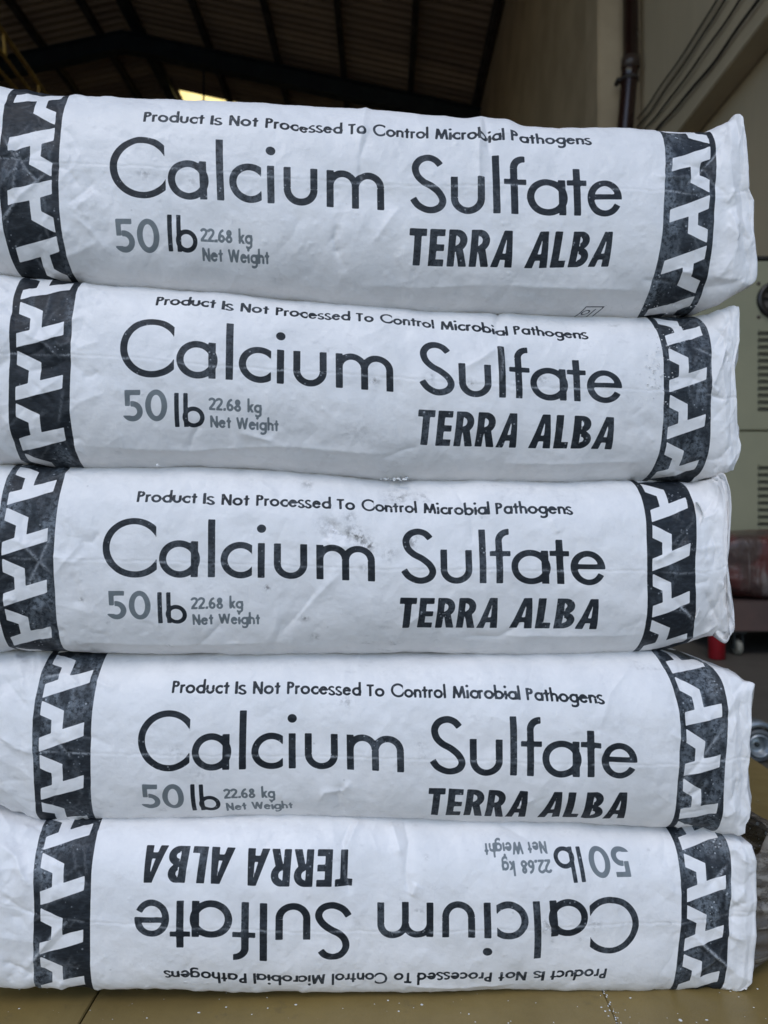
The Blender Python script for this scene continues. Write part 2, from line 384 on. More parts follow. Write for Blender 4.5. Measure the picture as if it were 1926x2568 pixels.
SACKS={1:{"D":0.5935,"psi":0.05,"A":[0.04,0.045],"p":[2.6,2.4],"top":[[-0.3159,0.3514],[-0.2677,0.3469],[-0.1768,0.3445],[-0.0879,0.3416],[0.0,0.3389],[0.0854,0.3328],[0.1213,0.3286],[0.2042,0.3294],[0.2531,0.3276],[0.3094,0.3287]],"bot":[[-0.3159,0.1952],[-0.2516,0.1897],[-0.1768,0.1855],[-0.0879,0.1782],[-0.0155,0.1729],[0.0456,0.17],[0.1145,0.1696],[0.1675,0.1687],[0.224,0.1681],[0.2811,0.1736],[0.3221,0.1911]],"lm":[[-0.2161,0.0057,-3.976,0.482],[-0.1923,0.0332,-3.496,0.995],[-0.1897,-0.0177,-3.485,-0.027],[-0.1297,0.0354,-2.271,1.011],[-0.1299,-0.0157,-2.304,-0.029],[-0.0011,-0.014,0.237,-0.021],[0.0354,0.0359,0.962,0.995],[0.0358,-0.014,0.959,-0.042],[0.0904,0.0399,2.021,1.013],[0.0905,-0.0105,2.006,-0.027],[0.1927,0.0061,3.971,0.299],[0.1782,-0.0098,3.695,-0.06],[0.0184,-0.0262,0.619,-0.293],[0.0244,-0.0523,0.723,-0.833],[0.1893,-0.0476,3.931,-0.88],[0.1861,-0.0216,3.862,-0.308],[-0.193,0.0473,-3.505,1.288],[0.1733,0.056,3.587,1.298],[-0.1705,-0.0308,-3.104,-0.317],[-0.1715,-0.0552,-3.123,-0.814],[-0.1491,-0.0474,-2.689,-0.645]],"edge":[[-0.2548,0.0564,-4.76],[-0.2565,-0.0045,-4.76],[-0.2554,-0.0552,-4.76],[-0.2511,-0.0823,-4.76],[0.2331,0.0603,4.76],[0.2303,0.0193,4.76],[0.226,-0.0372,4.76],[0.2204,-0.0727,4.76],[0.2771,0.0468,5.68],[0.273,-0.0018,5.68],[0.2733,-0.0472,5.68]],"mid":[[-0.2564,0.0068],[-0.1621,0.0085],[-0.0837,0.0069],[0.0176,0.0079],[0.109,0.0156],[0.2293,0.0141],[0.2928,0.0088]],"cr":[[-1.6,7,0.3,[[0.0847,0.0832],[0.0847,0.055],[0.0859,0.0373]]],[1.5,7,0.2,[[0.081,0.0704],[0.0769,0.0409],[0.0774,0.0106]]],[1.2,9,0.2,[[-0.0042,0.1762],[-0.0185,0.0437],[-0.0214,0.0131]]],[-1.2,7,0.2,[[-0.012,0.0517],[-0.0195,0.0281],[-0.0179,0.0037]]],[1.0,10,0,[[0.0952,-0.0644],[0.1622,-0.0649],[0.2188,-0.0663]]],[0.8,12,0,[[-0.0199,-0.0728],[0.0327,-0.0715],[0.0952,-0.0644]]],[-1.0,6,0.6,[[0.2906,0.0629],[0.2727,0.0424],[0.2477,0.0186]]],[1.2,8,0.2,[[0.2878,-0.0021],[0.2939,-0.0261],[0.2888,-0.0443],[0.279,-0.0581]]],[-1,6,0.2,[[0.2624,0.0409],[0.2713,0.0229],[0.2861,0.0097]]],[-1.2,6,0,[[-0.0377,-0.026],[-0.04,-0.0384],[-0.0362,-0.0503]]],[1.1,10,0,[[0.0119,-0.0101],[-0.0041,-0.0331],[-0.0105,-0.0395]]],[-0.8,8,0,[[-0.0393,-0.0444],[-0.0297,-0.0622]]],[1.2,7,0.5,[[-0.3031,-0.0449],[-0.2859,-0.0223],[-0.264,-0.0016]]],[-1.2,6,0.4,[[-0.2948,0.0202],[-0.2824,-0.0004],[-0.2672,-0.0143]]],[1,7,0.3,[[-0.3011,0.026],[-0.2885,0.0051],[-0.2906,-0.0258]]],[1,6,0.2,[[0.272,-0.0543],[0.2936,-0.0611],[0.3078,-0.0692]]]],"dirt":[[-0.1901,0.0017,0.0046,0.5],[-0.2087,-0.0073,0.0033,0.3],[-0.1527,-0.0018,0.004,0.3],[-0.1778,-0.0177,0.002,0.3],[-0.09,-0.0047,0.0026,0.3],[-0.2916,-0.0077,0.0083,0.0]],"sil":[[0.2994,0.3208],[0.3014,0.3044],[0.3024,0.2924],[0.3048,0.2676],[0.3088,0.2582],[0.3091,0.2268],[0.3111,0.2131],[0.3121,0.1953],[0.3115,0.1873]],"ph":{"L":0.302,"R":0.416}},2:{"D":0.6,"psi":0.066,"A":[0.05,0.048],"p":[2.4,2.4],"top":[[-0.3169,0.1997],[-0.2528,0.1944],[-0.178,0.1906],[-0.0887,0.1837],[-0.0156,0.1787],[0.0462,0.176],[0.1161,0.1759],[0.1701,0.1752],[0.2279,0.1748],[0.3154,0.1764]],"bot":[[-0.3169,0.0384],[-0.2506,0.037],[-0.1531,0.0368],[-0.0887,0.033],[0.0089,0.0262],[0.1161,0.0252],[0.1701,0.0246],[0.2279,0.0255],[0.2792,0.0253],[0.3063,0.0316]],"lm":[[-0.2097,0.0157,-3.976,0.482],[-0.1853,0.0419,-3.496,0.995],[-0.1834,-0.0073,-3.485,-0.027],[-0.1221,0.0421,-2.271,1.011],[-0.124,-0.0066,-2.304,-0.029],[0.0064,-0.0052,0.237,-0.021],[0.0419,0.0396,0.962,0.995],[0.0433,-0.0072,0.959,-0.042],[0.0962,0.0371,2.021,1.013],[0.0963,-0.008,2.006,-0.027],[0.1956,0.003,3.971,0.299],[0.1812,-0.0115,3.695,-0.06],[0.0258,-0.0189,0.619,-0.293],[0.031,-0.0447,0.723,-0.833],[0.1953,-0.0492,3.931,-0.88],[0.1909,-0.0228,3.862,-0.308],[-0.1855,0.0568,-3.505,1.288],[0.1738,0.0478,3.587,1.298],[-0.1659,-0.0211,-3.104,-0.317],[-0.167,-0.0452,-3.123,-0.814],[-0.1444,-0.0353,-2.689,-0.645]],"edge":[[-0.2466,0.0785,-4.76],[-0.2477,0.0202,-4.76],[-0.249,-0.0329,-4.76],[-0.2483,-0.0851,-4.76],[-0.2972,0.0666,-5.68],[-0.2953,0.0095,-5.68],[-0.2991,-0.0511,-5.68],[-0.2965,-0.0826,-5.68],[0.2314,0.0743,4.76],[0.234,0.0369,4.76],[0.2347,0.0046,4.76],[0.2342,-0.0484,4.76],[0.2293,-0.0809,4.76],[0.2783,0.0579,5.68],[0.2763,0.0128,5.68],[0.2757,-0.0346,5.68],[0.2789,-0.0655,5.68]],"mid":[[-0.2958,0.0069],[-0.2476,0.0087],[-0.1895,0.0073],[-0.1382,0.0049],[-0.0848,0.006],[-0.0149,0.0072],[0.0201,0.007],[0.0558,0.0046],[0.1345,0.0021],[0.1964,0.0018],[0.2337,0.0007],[0.2769,-0.0023],[0.2924,-0.0077]],"cr":[[-2.6,6,0.2,[[0.1439,0.3055],[0.0956,0.0602],[0.095,0.0386]]],[1.6,7,0.3,[[0.095,0.0386],[0.0983,0.0236],[0.0957,0.0052]]],[1.2,9,0.2,[[0.0948,0.0357],[0.0777,0.0232],[0.0644,0.0162]]],[1.1,10,0,[[-0.2505,-0.063],[-0.1563,-0.0659],[-0.0853,-0.056],[0.0129,-0.056]]],[1.0,9,0,[[0.097,-0.061],[0.2228,-0.0606]]],[-1.3,7,0,[[-0.1586,-0.066],[-0.155,-0.053],[-0.1469,-0.0409]]],[1.2,7,0,[[-0.117,-0.0468],[-0.0884,-0.053]]],[-1,6,0,[[-0.0001,-0.0605],[0.0161,-0.0523],[0.0291,-0.0484]]],[-1.6,7,0.3,[[0.299,0.0617],[0.285,0.0445],[0.2777,0.0348]]],[1.6,8,0.2,[[0.2956,0.0392],[0.2832,0.017],[0.2762,0.0023]]],[-1.8,5,0.2,[[0.2762,-0.0023],[0.2848,-0.0052],[0.2924,-0.0077]]],[1.3,6,0.2,[[0.2745,0.0057],[0.2797,0.0022],[0.2848,-0.0015]]],[-1.1,7,0,[[0.2983,-0.048],[0.2881,-0.0571],[0.2871,-0.0709]]],[1.2,6,0.1,[[0.247,0.0549],[0.2698,0.072],[0.2747,0.0549]]],[-1,6,0.5,[[0.2613,0.0388],[0.2774,0.0312],[0.2763,0.0107]]],[1.2,7,0.2,[[-0.2872,0.0251],[-0.2685,0.0167],[-0.2561,0.0048]]],[-1,8,0,[[-0.3049,0.0497],[-0.2944,0.0397],[-0.2902,0.0249]]]],"dirt":[[-0.0074,0.0035,0.003,0.7],[0.0365,0.0079,0.004,0.5],[0.0709,0.0048,0.0033,0.5],[0.1073,0.0054,0.004,0.4],[0.1306,0.0092,0.0046,0.4],[-0.0202,-0.0377,0.0099,0.2]],"sil":[[0.3034,0.1682],[0.3024,0.1577],[0.3017,0.1437],[0.2976,0.1257],[0.299,0.0964],[0.3014,0.0647],[0.3034,0.0562],[0.3021,0.0456],[0.2976,0.0327]],"ph":{"L":0.408,"R":0.224}},3:{"D":0.602,"psi":0.053,"A":[0.048,0.048],"p":[2.4,2.4],"top":[[-0.3198,0.0415],[-0.2525,0.0414],[-0.1539,0.041],[-0.0891,0.0372],[0.0089,0.0303],[0.1161,0.0292],[0.1699,0.0286],[0.2274,0.0294],[0.2783,0.0285],[0.299,0.0285]],"bot":[[-0.3198,-0.1207],[-0.2098,-0.1222],[-0.0891,-0.1227],[0.0339,-0.1243],[0.1161,-0.1245],[0.1984,-0.1246],[0.2416,-0.124],[0.2708,-0.117],[0.2997,-0.1033]],"lm":[[-0.225,0.0116,-3.976,0.482],[-0.2005,0.036,-3.496,0.995],[-0.199,-0.0129,-3.485,-0.027],[-0.1375,0.0361,-2.271,1.011],[-0.1394,-0.013,-2.304,-0.029],[-0.0088,-0.0116,0.237,-0.021],[0.0283,0.0349,0.962,0.995],[0.028,-0.0127,0.959,-0.042],[0.0802,0.0349,2.021,1.013],[0.0806,-0.0122,2.006,-0.027],[0.1809,0.0007,3.971,0.299],[0.1673,-0.0142,3.695,-0.06],[0.011,-0.0238,0.619,-0.293],[0.0165,-0.0482,0.723,-0.833],[0.1812,-0.051,3.931,-0.88],[0.1776,-0.0259,3.862,-0.308],[-0.2006,0.0502,-3.505,1.288],[0.1598,0.0476,3.587,1.298],[-0.1805,-0.0268,-3.104,-0.317],[-0.1818,-0.0501,-3.123,-0.814],[-0.1596,-0.0423,-2.689,-0.645]],"edge":[[-0.2605,0.0761,-4.76],[-0.2629,0.0214,-4.76],[-0.2638,-0.049,-4.76],[-0.2647,-0.0852,-4.76],[0.2167,0.0738,4.76],[0.221,0.0481,4.76],[0.2191,0.011,4.76],[0.2214,-0.037,4.76],[0.2161,-0.0806,4.76],[0.2646,0.0692,5.68],[0.2617,0.0358,5.68],[0.2593,-0.0048,5.68],[0.2622,-0.0477,5.68],[0.2682,-0.0877,5.68]],"mid":[[-0.3015,0.0031],[-0.2629,0.0026],[-0.1999,0.001],[-0.1082,-0.0009],[-0.0848,-0.0005],[-0.0149,-0.0005],[0.0677,0.0003],[0.2166,-0.0014],[0.2814,-0.0072]],"cr":[[-1.5,8,0.1,[[-0.0503,0.0422],[-0.0366,0.0285],[-0.0237,0.0235],[-0.0107,0.0165]]],[1.5,9,0.1,[[-0.0489,0.0231],[-0.0415,0.0176],[-0.0269,0.0169]]],[1.2,9,0,[[-0.0857,0.0571],[-0.1064,0.0747]]],[1.0,10,0,[[-0.2659,-0.0704],[-0.1735,-0.0732],[-0.0862,-0.0678]]],[1.0,9,0,[[0.0963,-0.0575],[0.2138,-0.057]]],[-1.1,9,0,[[-0.0859,-0.061],[-0.0658,-0.0363],[-0.0527,-0.0158]]],[1.1,8,0,[[-0.0724,-0.047],[-0.056,-0.0258],[-0.0366,-0.0055]]],[-1.1,7,0,[[-0.1596,-0.0805],[-0.1409,-0.0603],[-0.1305,-0.0486]]],[1,8,0,[[0.0126,-0.0517],[0.032,-0.037],[0.0451,-0.0335]]],[-1.2,7,0,[[0.068,-0.0599],[0.0966,-0.0601],[0.1186,-0.0442]]],[-1,6,0,[[0.0605,0.0695],[0.072,0.046],[0.0744,0.0193]]],[1,7,0,[[0.1386,0.043],[0.1444,0.0295]]],[-1.5,7,0.5,[[0.2635,0.0366],[0.2796,0.0514],[0.2903,0.0659]]],[1.5,8,0.2,[[0.2657,0.0397],[0.2807,0.0402],[0.2869,0.0454]]],[-1.3,7,0.2,[[0.2765,0.0309],[0.2815,0.0098],[0.2787,-0.0062]]],[-1.8,6,0.3,[[0.2909,-0.0577],[0.2772,-0.0366],[0.269,-0.0211]]],[1.6,8,0.4,[[0.2893,-0.0567],[0.274,-0.0658],[0.2518,-0.0644]]],[1.2,6,0.5,[[0.2244,0.0058],[0.2415,0.0153]]],[-1,5,0.8,[[0.2419,-0.0247],[0.2617,-0.0467]]],[1,7,0.4,[[-0.2925,0.0189],[-0.2768,0.0032],[-0.2645,-0.0094]]],[-1,6,0.4,[[-0.2865,-0.0223],[-0.2737,0.0032],[-0.2649,0.0255]]]],"dirt":[[-0.0253,0.029,0.0053,1.0],[-0.0188,0.0243,0.0053,0.9],[-0.0123,0.0181,0.0046,1.0],[-0.0431,0.0315,0.0086,0.5],[0.0235,0.0229,0.0053,0.8],[0.0039,0.0122,0.0053,0.55],[0.0131,0.0643,0.0086,0.55],[0.033,0.0625,0.0059,0.4],[-0.0269,0.0422,0.004,0.6],[-0.0633,0.0705,0.0046,0.35],[-0.0951,-0.019,0.0023,0.9],[-0.0643,-0.0449,0.0026,0.8],[-0.1764,-0.0731,0.0023,0.8],[-0.0564,-0.0622,0.003,0.6],[0.0099,-0.0685,0.003,0.6],[0.045,-0.0659,0.0016,0.7],[-0.2434,-0.031,0.0023,0.6],[-0.0172,0.0001,0.0026,0.7],[-0.1524,-0.0387,0.002,0.3],[1.6958,22.742,0.0132,0.25]],"sil":[[0.2887,0.0244],[0.2907,0.0149],[0.2911,0.0041],[0.2894,-0.0238],[0.288,-0.0445],[0.2887,-0.0584],[0.2887,-0.0679],[0.2914,-0.0859],[0.2931,-0.0944],[0.2897,-0.1005]],"ph":{"L":0.31,"R":0.2}},4:{"D":0.604,"psi":0.02,"A":[0.05,0.045],"p":[2.4,2.5],"top":[[-0.3258,-0.1191],[-0.2126,-0.1199],[-0.0897,-0.1197],[0.0339,-0.1205],[0.1156,-0.1201],[0.1968,-0.1197],[0.239,-0.1189],[0.3208,-0.1416]],"bot":[[-0.3258,-0.2489],[-0.2936,-0.2668],[-0.2449,-0.2662],[-0.1636,-0.2642],[-0.0981,-0.2627],[-0.0468,-0.2621],[0.0339,-0.2655],[0.1156,-0.2672],[0.1687,-0.2693],[0.2463,-0.2748],[0.2887,-0.2755],[0.3131,-0.2712]],"lm":[[-0.1999,0.0076,-3.976,0.482],[-0.1728,0.0304,-3.496,0.995],[-0.1746,-0.0192,-3.485,-0.027],[-0.1134,0.0301,-2.271,1.011],[-0.1158,-0.0206,-2.304,-0.029],[0.0151,-0.0219,0.237,-0.021],[0.0513,0.0265,0.962,0.995],[0.0518,-0.0236,0.959,-0.042],[0.1054,0.0266,2.021,1.013],[0.1053,-0.0239,2.006,-0.027],[0.205,-0.0087,3.971,0.299],[0.1913,-0.0262,3.695,-0.06],[0.0348,-0.0352,0.619,-0.293],[0.0401,-0.0603,0.723,-0.833],[0.2042,-0.0648,3.931,-0.88],[0.2,-0.0373,3.862,-0.308],[-0.1763,0.0453,-3.505,1.288],[0.1841,0.0377,3.587,1.298],[-0.156,-0.034,-3.104,-0.317],[-0.1573,-0.0582,-3.123,-0.814],[-0.135,-0.0492,-2.689,-0.645]],"edge":[[-0.2359,0.0771,-4.76],[-0.2367,0.0204,-4.76],[-0.2381,-0.0185,-4.76],[-0.241,-0.0697,-4.76],[-0.2835,0.0773,-5.68],[-0.2852,0.0284,-5.68],[-0.2833,-0.0261,-5.68],[-0.2887,-0.0703,-5.68],[0.2342,0.084,4.76],[0.2406,0.0579,4.76],[0.2449,0.0292,4.76],[0.2441,-0.0133,4.76],[0.2434,-0.0719,4.76],[0.2826,0.0744,5.68],[0.2889,0.0537,5.68],[0.2832,0.0029,5.68],[0.2834,-0.056,5.68]],"mid":[[-0.3104,0.004],[-0.2826,0.0001],[-0.2378,-0.0026],[-0.1713,-0.0058],[-0.0543,-0.0095],[0.0143,-0.0095],[0.0794,-0.0101],[0.1473,-0.0127],[0.244,-0.0113],[0.2685,-0.0065],[0.2953,0.0015]],"cr":[[1.6,8,0.1,[[-0.0535,-0.0489],[-0.0494,-0.0399],[-0.0337,-0.0385],[-0.0271,-0.0293]]],[-1.5,8,0,[[-0.0342,-0.0703],[-0.0386,-0.0446],[-0.0329,-0.0312]]],[0.8,8,0.6,[[0.2113,0.0719],[0.1879,0.045],[0.1761,0.0159]]],[1,8,0.1,[[0.1761,0.0159],[0.1792,-0.0068]]],[-1.2,8,0.2,[[-0.3174,0.0556],[-0.3007,0.0431],[-0.2878,0.0323]]],[1.3,9,0.2,[[-0.3104,0.0059],[-0.2976,0.0011],[-0.2826,-0.0008]]],[-1.4,8,0.1,[[-0.3158,-0.0532],[-0.4265,-0.3458],[-0.2852,-0.0638]]],[-1.4,7,0.3,[[0.2884,0.0467],[0.3005,0.0607],[0.3218,0.091]]],[1.4,8,0.2,[[0.2854,0.0367],[0.2972,0.054]]],[1.3,8,0.1,[[0.2884,0.0145],[0.2959,0.0346]]],[-1.2,6,0.4,[[0.2427,-0.0302],[0.2618,-0.0038],[0.2805,0.0232]]],[-1.3,7,0.1,[[0.289,-0.0387],[0.2967,-0.0244],[0.2983,-0.0144]]],[1.1,7,0.1,[[0.2843,-0.0511],[0.2955,-0.0413]]],[1,8,0.6,[[-0.281,0.0583],[-0.2622,0.0617],[-0.2502,0.0513]]],[-1,7,0.4,[[-0.2689,0.0103],[-0.2529,-0.006]]],[1.0,8,0,[[0.1084,-0.0511],[0.1244,-0.0426]]]],"dirt":[[-0.1694,-0.0025,0.0046,0.4],[-0.0304,0.0359,0.0059,0.4],[0.03,0.0019,0.003,0.4],[0.0316,-0.0063,0.003,0.4],[-0.1821,-0.0573,0.003,0.35],[-0.1502,-0.021,0.0099,0.2],[-0.2505,0.0275,0.0033,0.3]],"sil":[[0.3119,-0.1328],[0.3119,-0.1415],[0.3075,-0.1509],[0.3062,-0.1744],[0.3049,-0.1908],[0.3059,-0.1988],[0.3039,-0.2126],[0.3042,-0.229],[0.3069,-0.2468],[0.3059,-0.2548],[0.3028,-0.2602]],"ph":{"L":0.229,"R":0.016}},5:{"D":0.598,"psi":0.05,"A":[0.045,0.026],"p":[2.4,3.2],"top":[[-0.3182,-0.2475],[-0.2872,-0.2567],[-0.2401,-0.2567],[-0.161,-0.2557],[-0.0969,-0.255],[-0.0463,-0.255],[0.0336,-0.2594],[0.1153,-0.2621],[0.1687,-0.2649],[0.2471,-0.2714],[0.2903,-0.2727],[0.3187,-0.2778]],"bot":[[-0.3182,-0.3854],[-0.2401,-0.3905],[-0.161,-0.3944],[-0.0644,-0.3988],[0.0336,-0.4012],[0.1153,-0.4025],[0.1826,-0.4032],[0.2542,-0.4034],[0.2974,-0.4037],[0.3176,-0.4019]],"lm":[[0.2077,-0.0039,3.976,-0.482],[0.1864,-0.0285,3.496,-0.995],[0.1866,0.0194,3.485,0.027],[0.1233,-0.0328,2.271,-1.011],[0.124,0.0165,2.304,0.029],[-0.0035,0.0134,-0.237,0.021],[-0.041,-0.0348,-0.962,-0.995],[-0.041,0.0135,-0.959,0.042],[-0.0966,-0.0349,-2.021,-1.013],[-0.0953,0.0137,-2.006,0.027],[-0.1973,-0.0001,-3.971,-0.299],[-0.1837,0.0187,-3.695,0.06],[-0.0235,0.0256,-0.619,0.293],[-0.0294,0.0508,-0.723,0.833],[-0.1953,0.0565,-3.931,0.88],[-0.191,0.0301,-3.862,0.308],[0.1844,-0.0411,3.505,-1.288],[-0.1782,-0.0432,-3.587,-1.298],[0.1631,0.0317,3.104,0.317],[0.1626,0.0554,3.123,0.814],[0.1419,0.0472,2.689,0.645]],"edge":[[0.2473,0.0689,4.76],[0.2476,0.04,4.76],[0.247,0.0086,4.76],[0.2439,-0.0321,4.76],[0.2393,-0.0561,4.76],[0.2909,0.067,5.68],[0.2944,0.0553,5.68],[0.2889,0.0152,5.68],[0.2872,-0.0391,5.68],[-0.2335,0.0729,-4.76],[-0.2332,0.0296,-4.76],[-0.2346,-0.0227,-4.76],[-0.2334,-0.0556,-4.76],[-0.2822,0.0726,-5.68],[-0.279,0.0362,-5.68],[-0.2775,-0.0075,-5.68],[-0.2807,-0.054,-5.68]],"mid":[[-0.303,0.009],[-0.2762,0.0031],[-0.2345,-0.0022],[-0.1683,-0.0066],[-0.0537,-0.0115],[0.032,-0.0111],[0.0708,-0.0083],[0.12,-0.0075],[0.2079,-0.0031],[0.2461,-0.0026],[0.2994,0.0064]],"cr":[[-1.8,8,0.2,[[-0.0266,0.075],[-0.0332,0.0587],[-0.0325,0.0379],[-0.0274,0.0169]]],[1.5,8,0.1,[[-0.0181,0.0803],[-0.0267,0.0619],[-0.0332,0.0468]]],[-1.8,7,0.2,[[0.0182,0.0805],[0.0215,0.0596],[0.0181,0.0357],[0.0211,0.016]]],[1.5,7,0.1,[[0.0071,0.0767],[0.0128,0.0564],[0.0141,0.0475]]],[1.3,7,0.1,[[0.0267,0.0283],[0.0224,0.0175]]],[-1,9,0,[[0.0958,0.0779],[0.1233,0.06],[0.1451,0.048]]],[-1.3,9,0,[[-0.3032,0.0154],[-0.2876,0.0067],[-0.2762,0.0024]]],[1.5,9,0,[[-0.3081,0.0526],[-0.2943,0.0458],[-0.286,0.0321],[-0.2791,0.0237]]],[-1.4,8,0.3,[[-0.3036,-0.0388],[-0.2887,-0.0438],[-0.2792,-0.051]]],[1.1,7,0.7,[[-0.2856,-0.0435],[-0.2708,-0.0229],[-0.263,-0.0133],[-0.2506,-0.0006]]],[-1.3,7,0.2,[[0.3091,0.0654],[0.2992,0.0577],[0.2929,0.0449]]],[1.2,8,0.1,[[0.2933,0.0129],[0.3035,0.0264]]],[-1.2,6,0.2,[[0.2882,0.0061],[0.2967,0.0103],[0.3042,0.0158]]],[1.3,7,0.7,[[0.2562,-0.0135],[0.2767,-0.0306],[0.2937,-0.0437]]],[-1.0,7,0.5,[[0.2706,0.0251],[0.2884,0.0444]]],[1,8,0,[[0.111,-0.0576],[0.0616,-0.0607],[0.0123,-0.0567]]]],"dirt":[[0.1328,-0.0048,0.0053,0.7],[0.1726,-0.0046,0.0046,0.6],[0.0355,0.0477,0.002,0.7],[0.0476,-0.0079,0.0033,0.3],[-0.0203,-0.0053,0.0026,0.3],[0.1378,-0.0179,0.0016,0.4],[0.161,-0.0162,0.0016,0.4],[0.2247,0.0552,0.002,0.3],[0.2377,-0.002,0.0026,0.35]],"sil":[[0.306,-0.2665],[0.3114,-0.2732],[0.31,-0.28],[0.3124,-0.2911],[0.3131,-0.309],[0.3124,-0.3433],[0.311,-0.3777],[0.3093,-0.3929],[0.3056,-0.3976]],"ph":{"L":0.754,"R":0.709}}}
DL, DW, DH = 10.2, 2.03, 7.2
# ------------------------------------------------------------------ the paper sacks
UMIN, UMAX = -6.5*LU, 6.25*LU
def profile(zb, zt, A, p, n):
    th = np.linspace(-1, 1, 161); s = np.sign(th)*(1-(1-np.abs(th))**1.8)
    g = np.clip((np.linspace(UMIN, UMAX, len(zb))[:, None]-.272)/.045, 0, 1); g = g*g*(3-2*g)
    a = np.where(s > 0, A[0], A[1])[None]*(1-.8*g); e = np.where(s > 0, p[0], p[1])[None]+2.5*g
    Dp = a*(1-(1-np.abs(s)[None]**e)**(1/e)); zm = (zt+zb)/2; h = (zt-zb)/2
    Z = zm[:, None]+h[:, None]*s[None]
    v = np.concatenate([np.zeros((len(zb), 1)), np.cumsum(np.hypot(np.diff(Z, axis=1), np.diff(Dp, axis=1)), 1)], 1)
    v -= v[:, 80][:, None]; q = np.linspace(0, 1, n); oD = np.empty((len(zb), n)); oZ = oD.copy(); oV = oD.copy()
    for i in range(len(zb)):
        vv = v[i, 0]+(v[i, -1]-v[i, 0])*q; oV[i] = vv; oD[i] = np.interp(vv, v[i], Dp[i]); oZ[i] = np.interp(vv, v[i], Z[i])
    return oD, oZ, oV
def warp(S):
    """smooth map from surface arc coordinates to print coordinates, in units"""
    lm = np.array(S['lm']); ed = np.array(S['edge'])
    def solve(P, r, lam):
        C = P; sg = np.array([.07, .05])
        B = lambda p: np.concatenate([np.stack([np.ones(len(p)), p[:, 0]*3, p[:, 1]*8, (p[:, 0]*3)**2], 1),
              np.exp(-(((p[:, None]-C[None])/sg)**2).sum(2))], 1)
        M = B(P); reg = np.diag([1e-6]*4+[lam]*len(C)); c = np.linalg.solve(M.T@M+reg, M.T@r)
        return lambda p: B(p)@c
    Pu = np.concatenate([lm[:, :2], ed[:, :2]]); ru = np.concatenate([lm[:, 2]*LU-lm[:, 0], ed[:, 2]*LU-ed[:, 0]])
    fu = solve(Pu, ru, .08); fv = solve(lm[:, :2], lm[:, 3]*LU-lm[:, 1], .05)
    gu = np.linspace(UMIN, UMAX, 60); gv = np.linspace(-.105, .105, 24)
    P = np.stack(np.meshgrid(gu, gv, indexing='ij'), -1).reshape(-1, 2)
    Q = P.copy(); lo, hi = lm[:, 0].min()-.04, lm[:, 0].max()+.04; Q[:, 0] = np.clip(Q[:, 0], lo, hi); Q[:, 1] = np.clip(Q[:, 1], lm[:, 1].min()-.008, lm[:, 1].max()+.008)
    WU = fu(P).reshape(60, 24); WV = fv(Q).reshape(60, 24)
    def ev(u, v):
        x = np.clip((u-UMIN)/(UMAX-UMIN)*59, 0, 58.999); y = np.clip((v+.105)/.21*23, 0, 22.999)
        i = x.astype(int); j = y.astype(int); x -= i; y -= j
        g = lambda W: (W[i, j]*(1-x)+W[i+1, j]*x)*(1-y)+(W[i, j+1]*(1-x)+W[i+1, j+1]*x)*y
        return (u+g(WU))/LU, (v+g(WV))/LU
    return ev
GREYOFF = {1: (-.10, -.10), 2: (-.02, .03), 3: (0, 0), 4: (.0, 0), 5: (-.10, -.08)}
BACK = {1: .36, 2: .37, 3: .36, 4: .38, 5: .37}
NF, NU = 244, 690
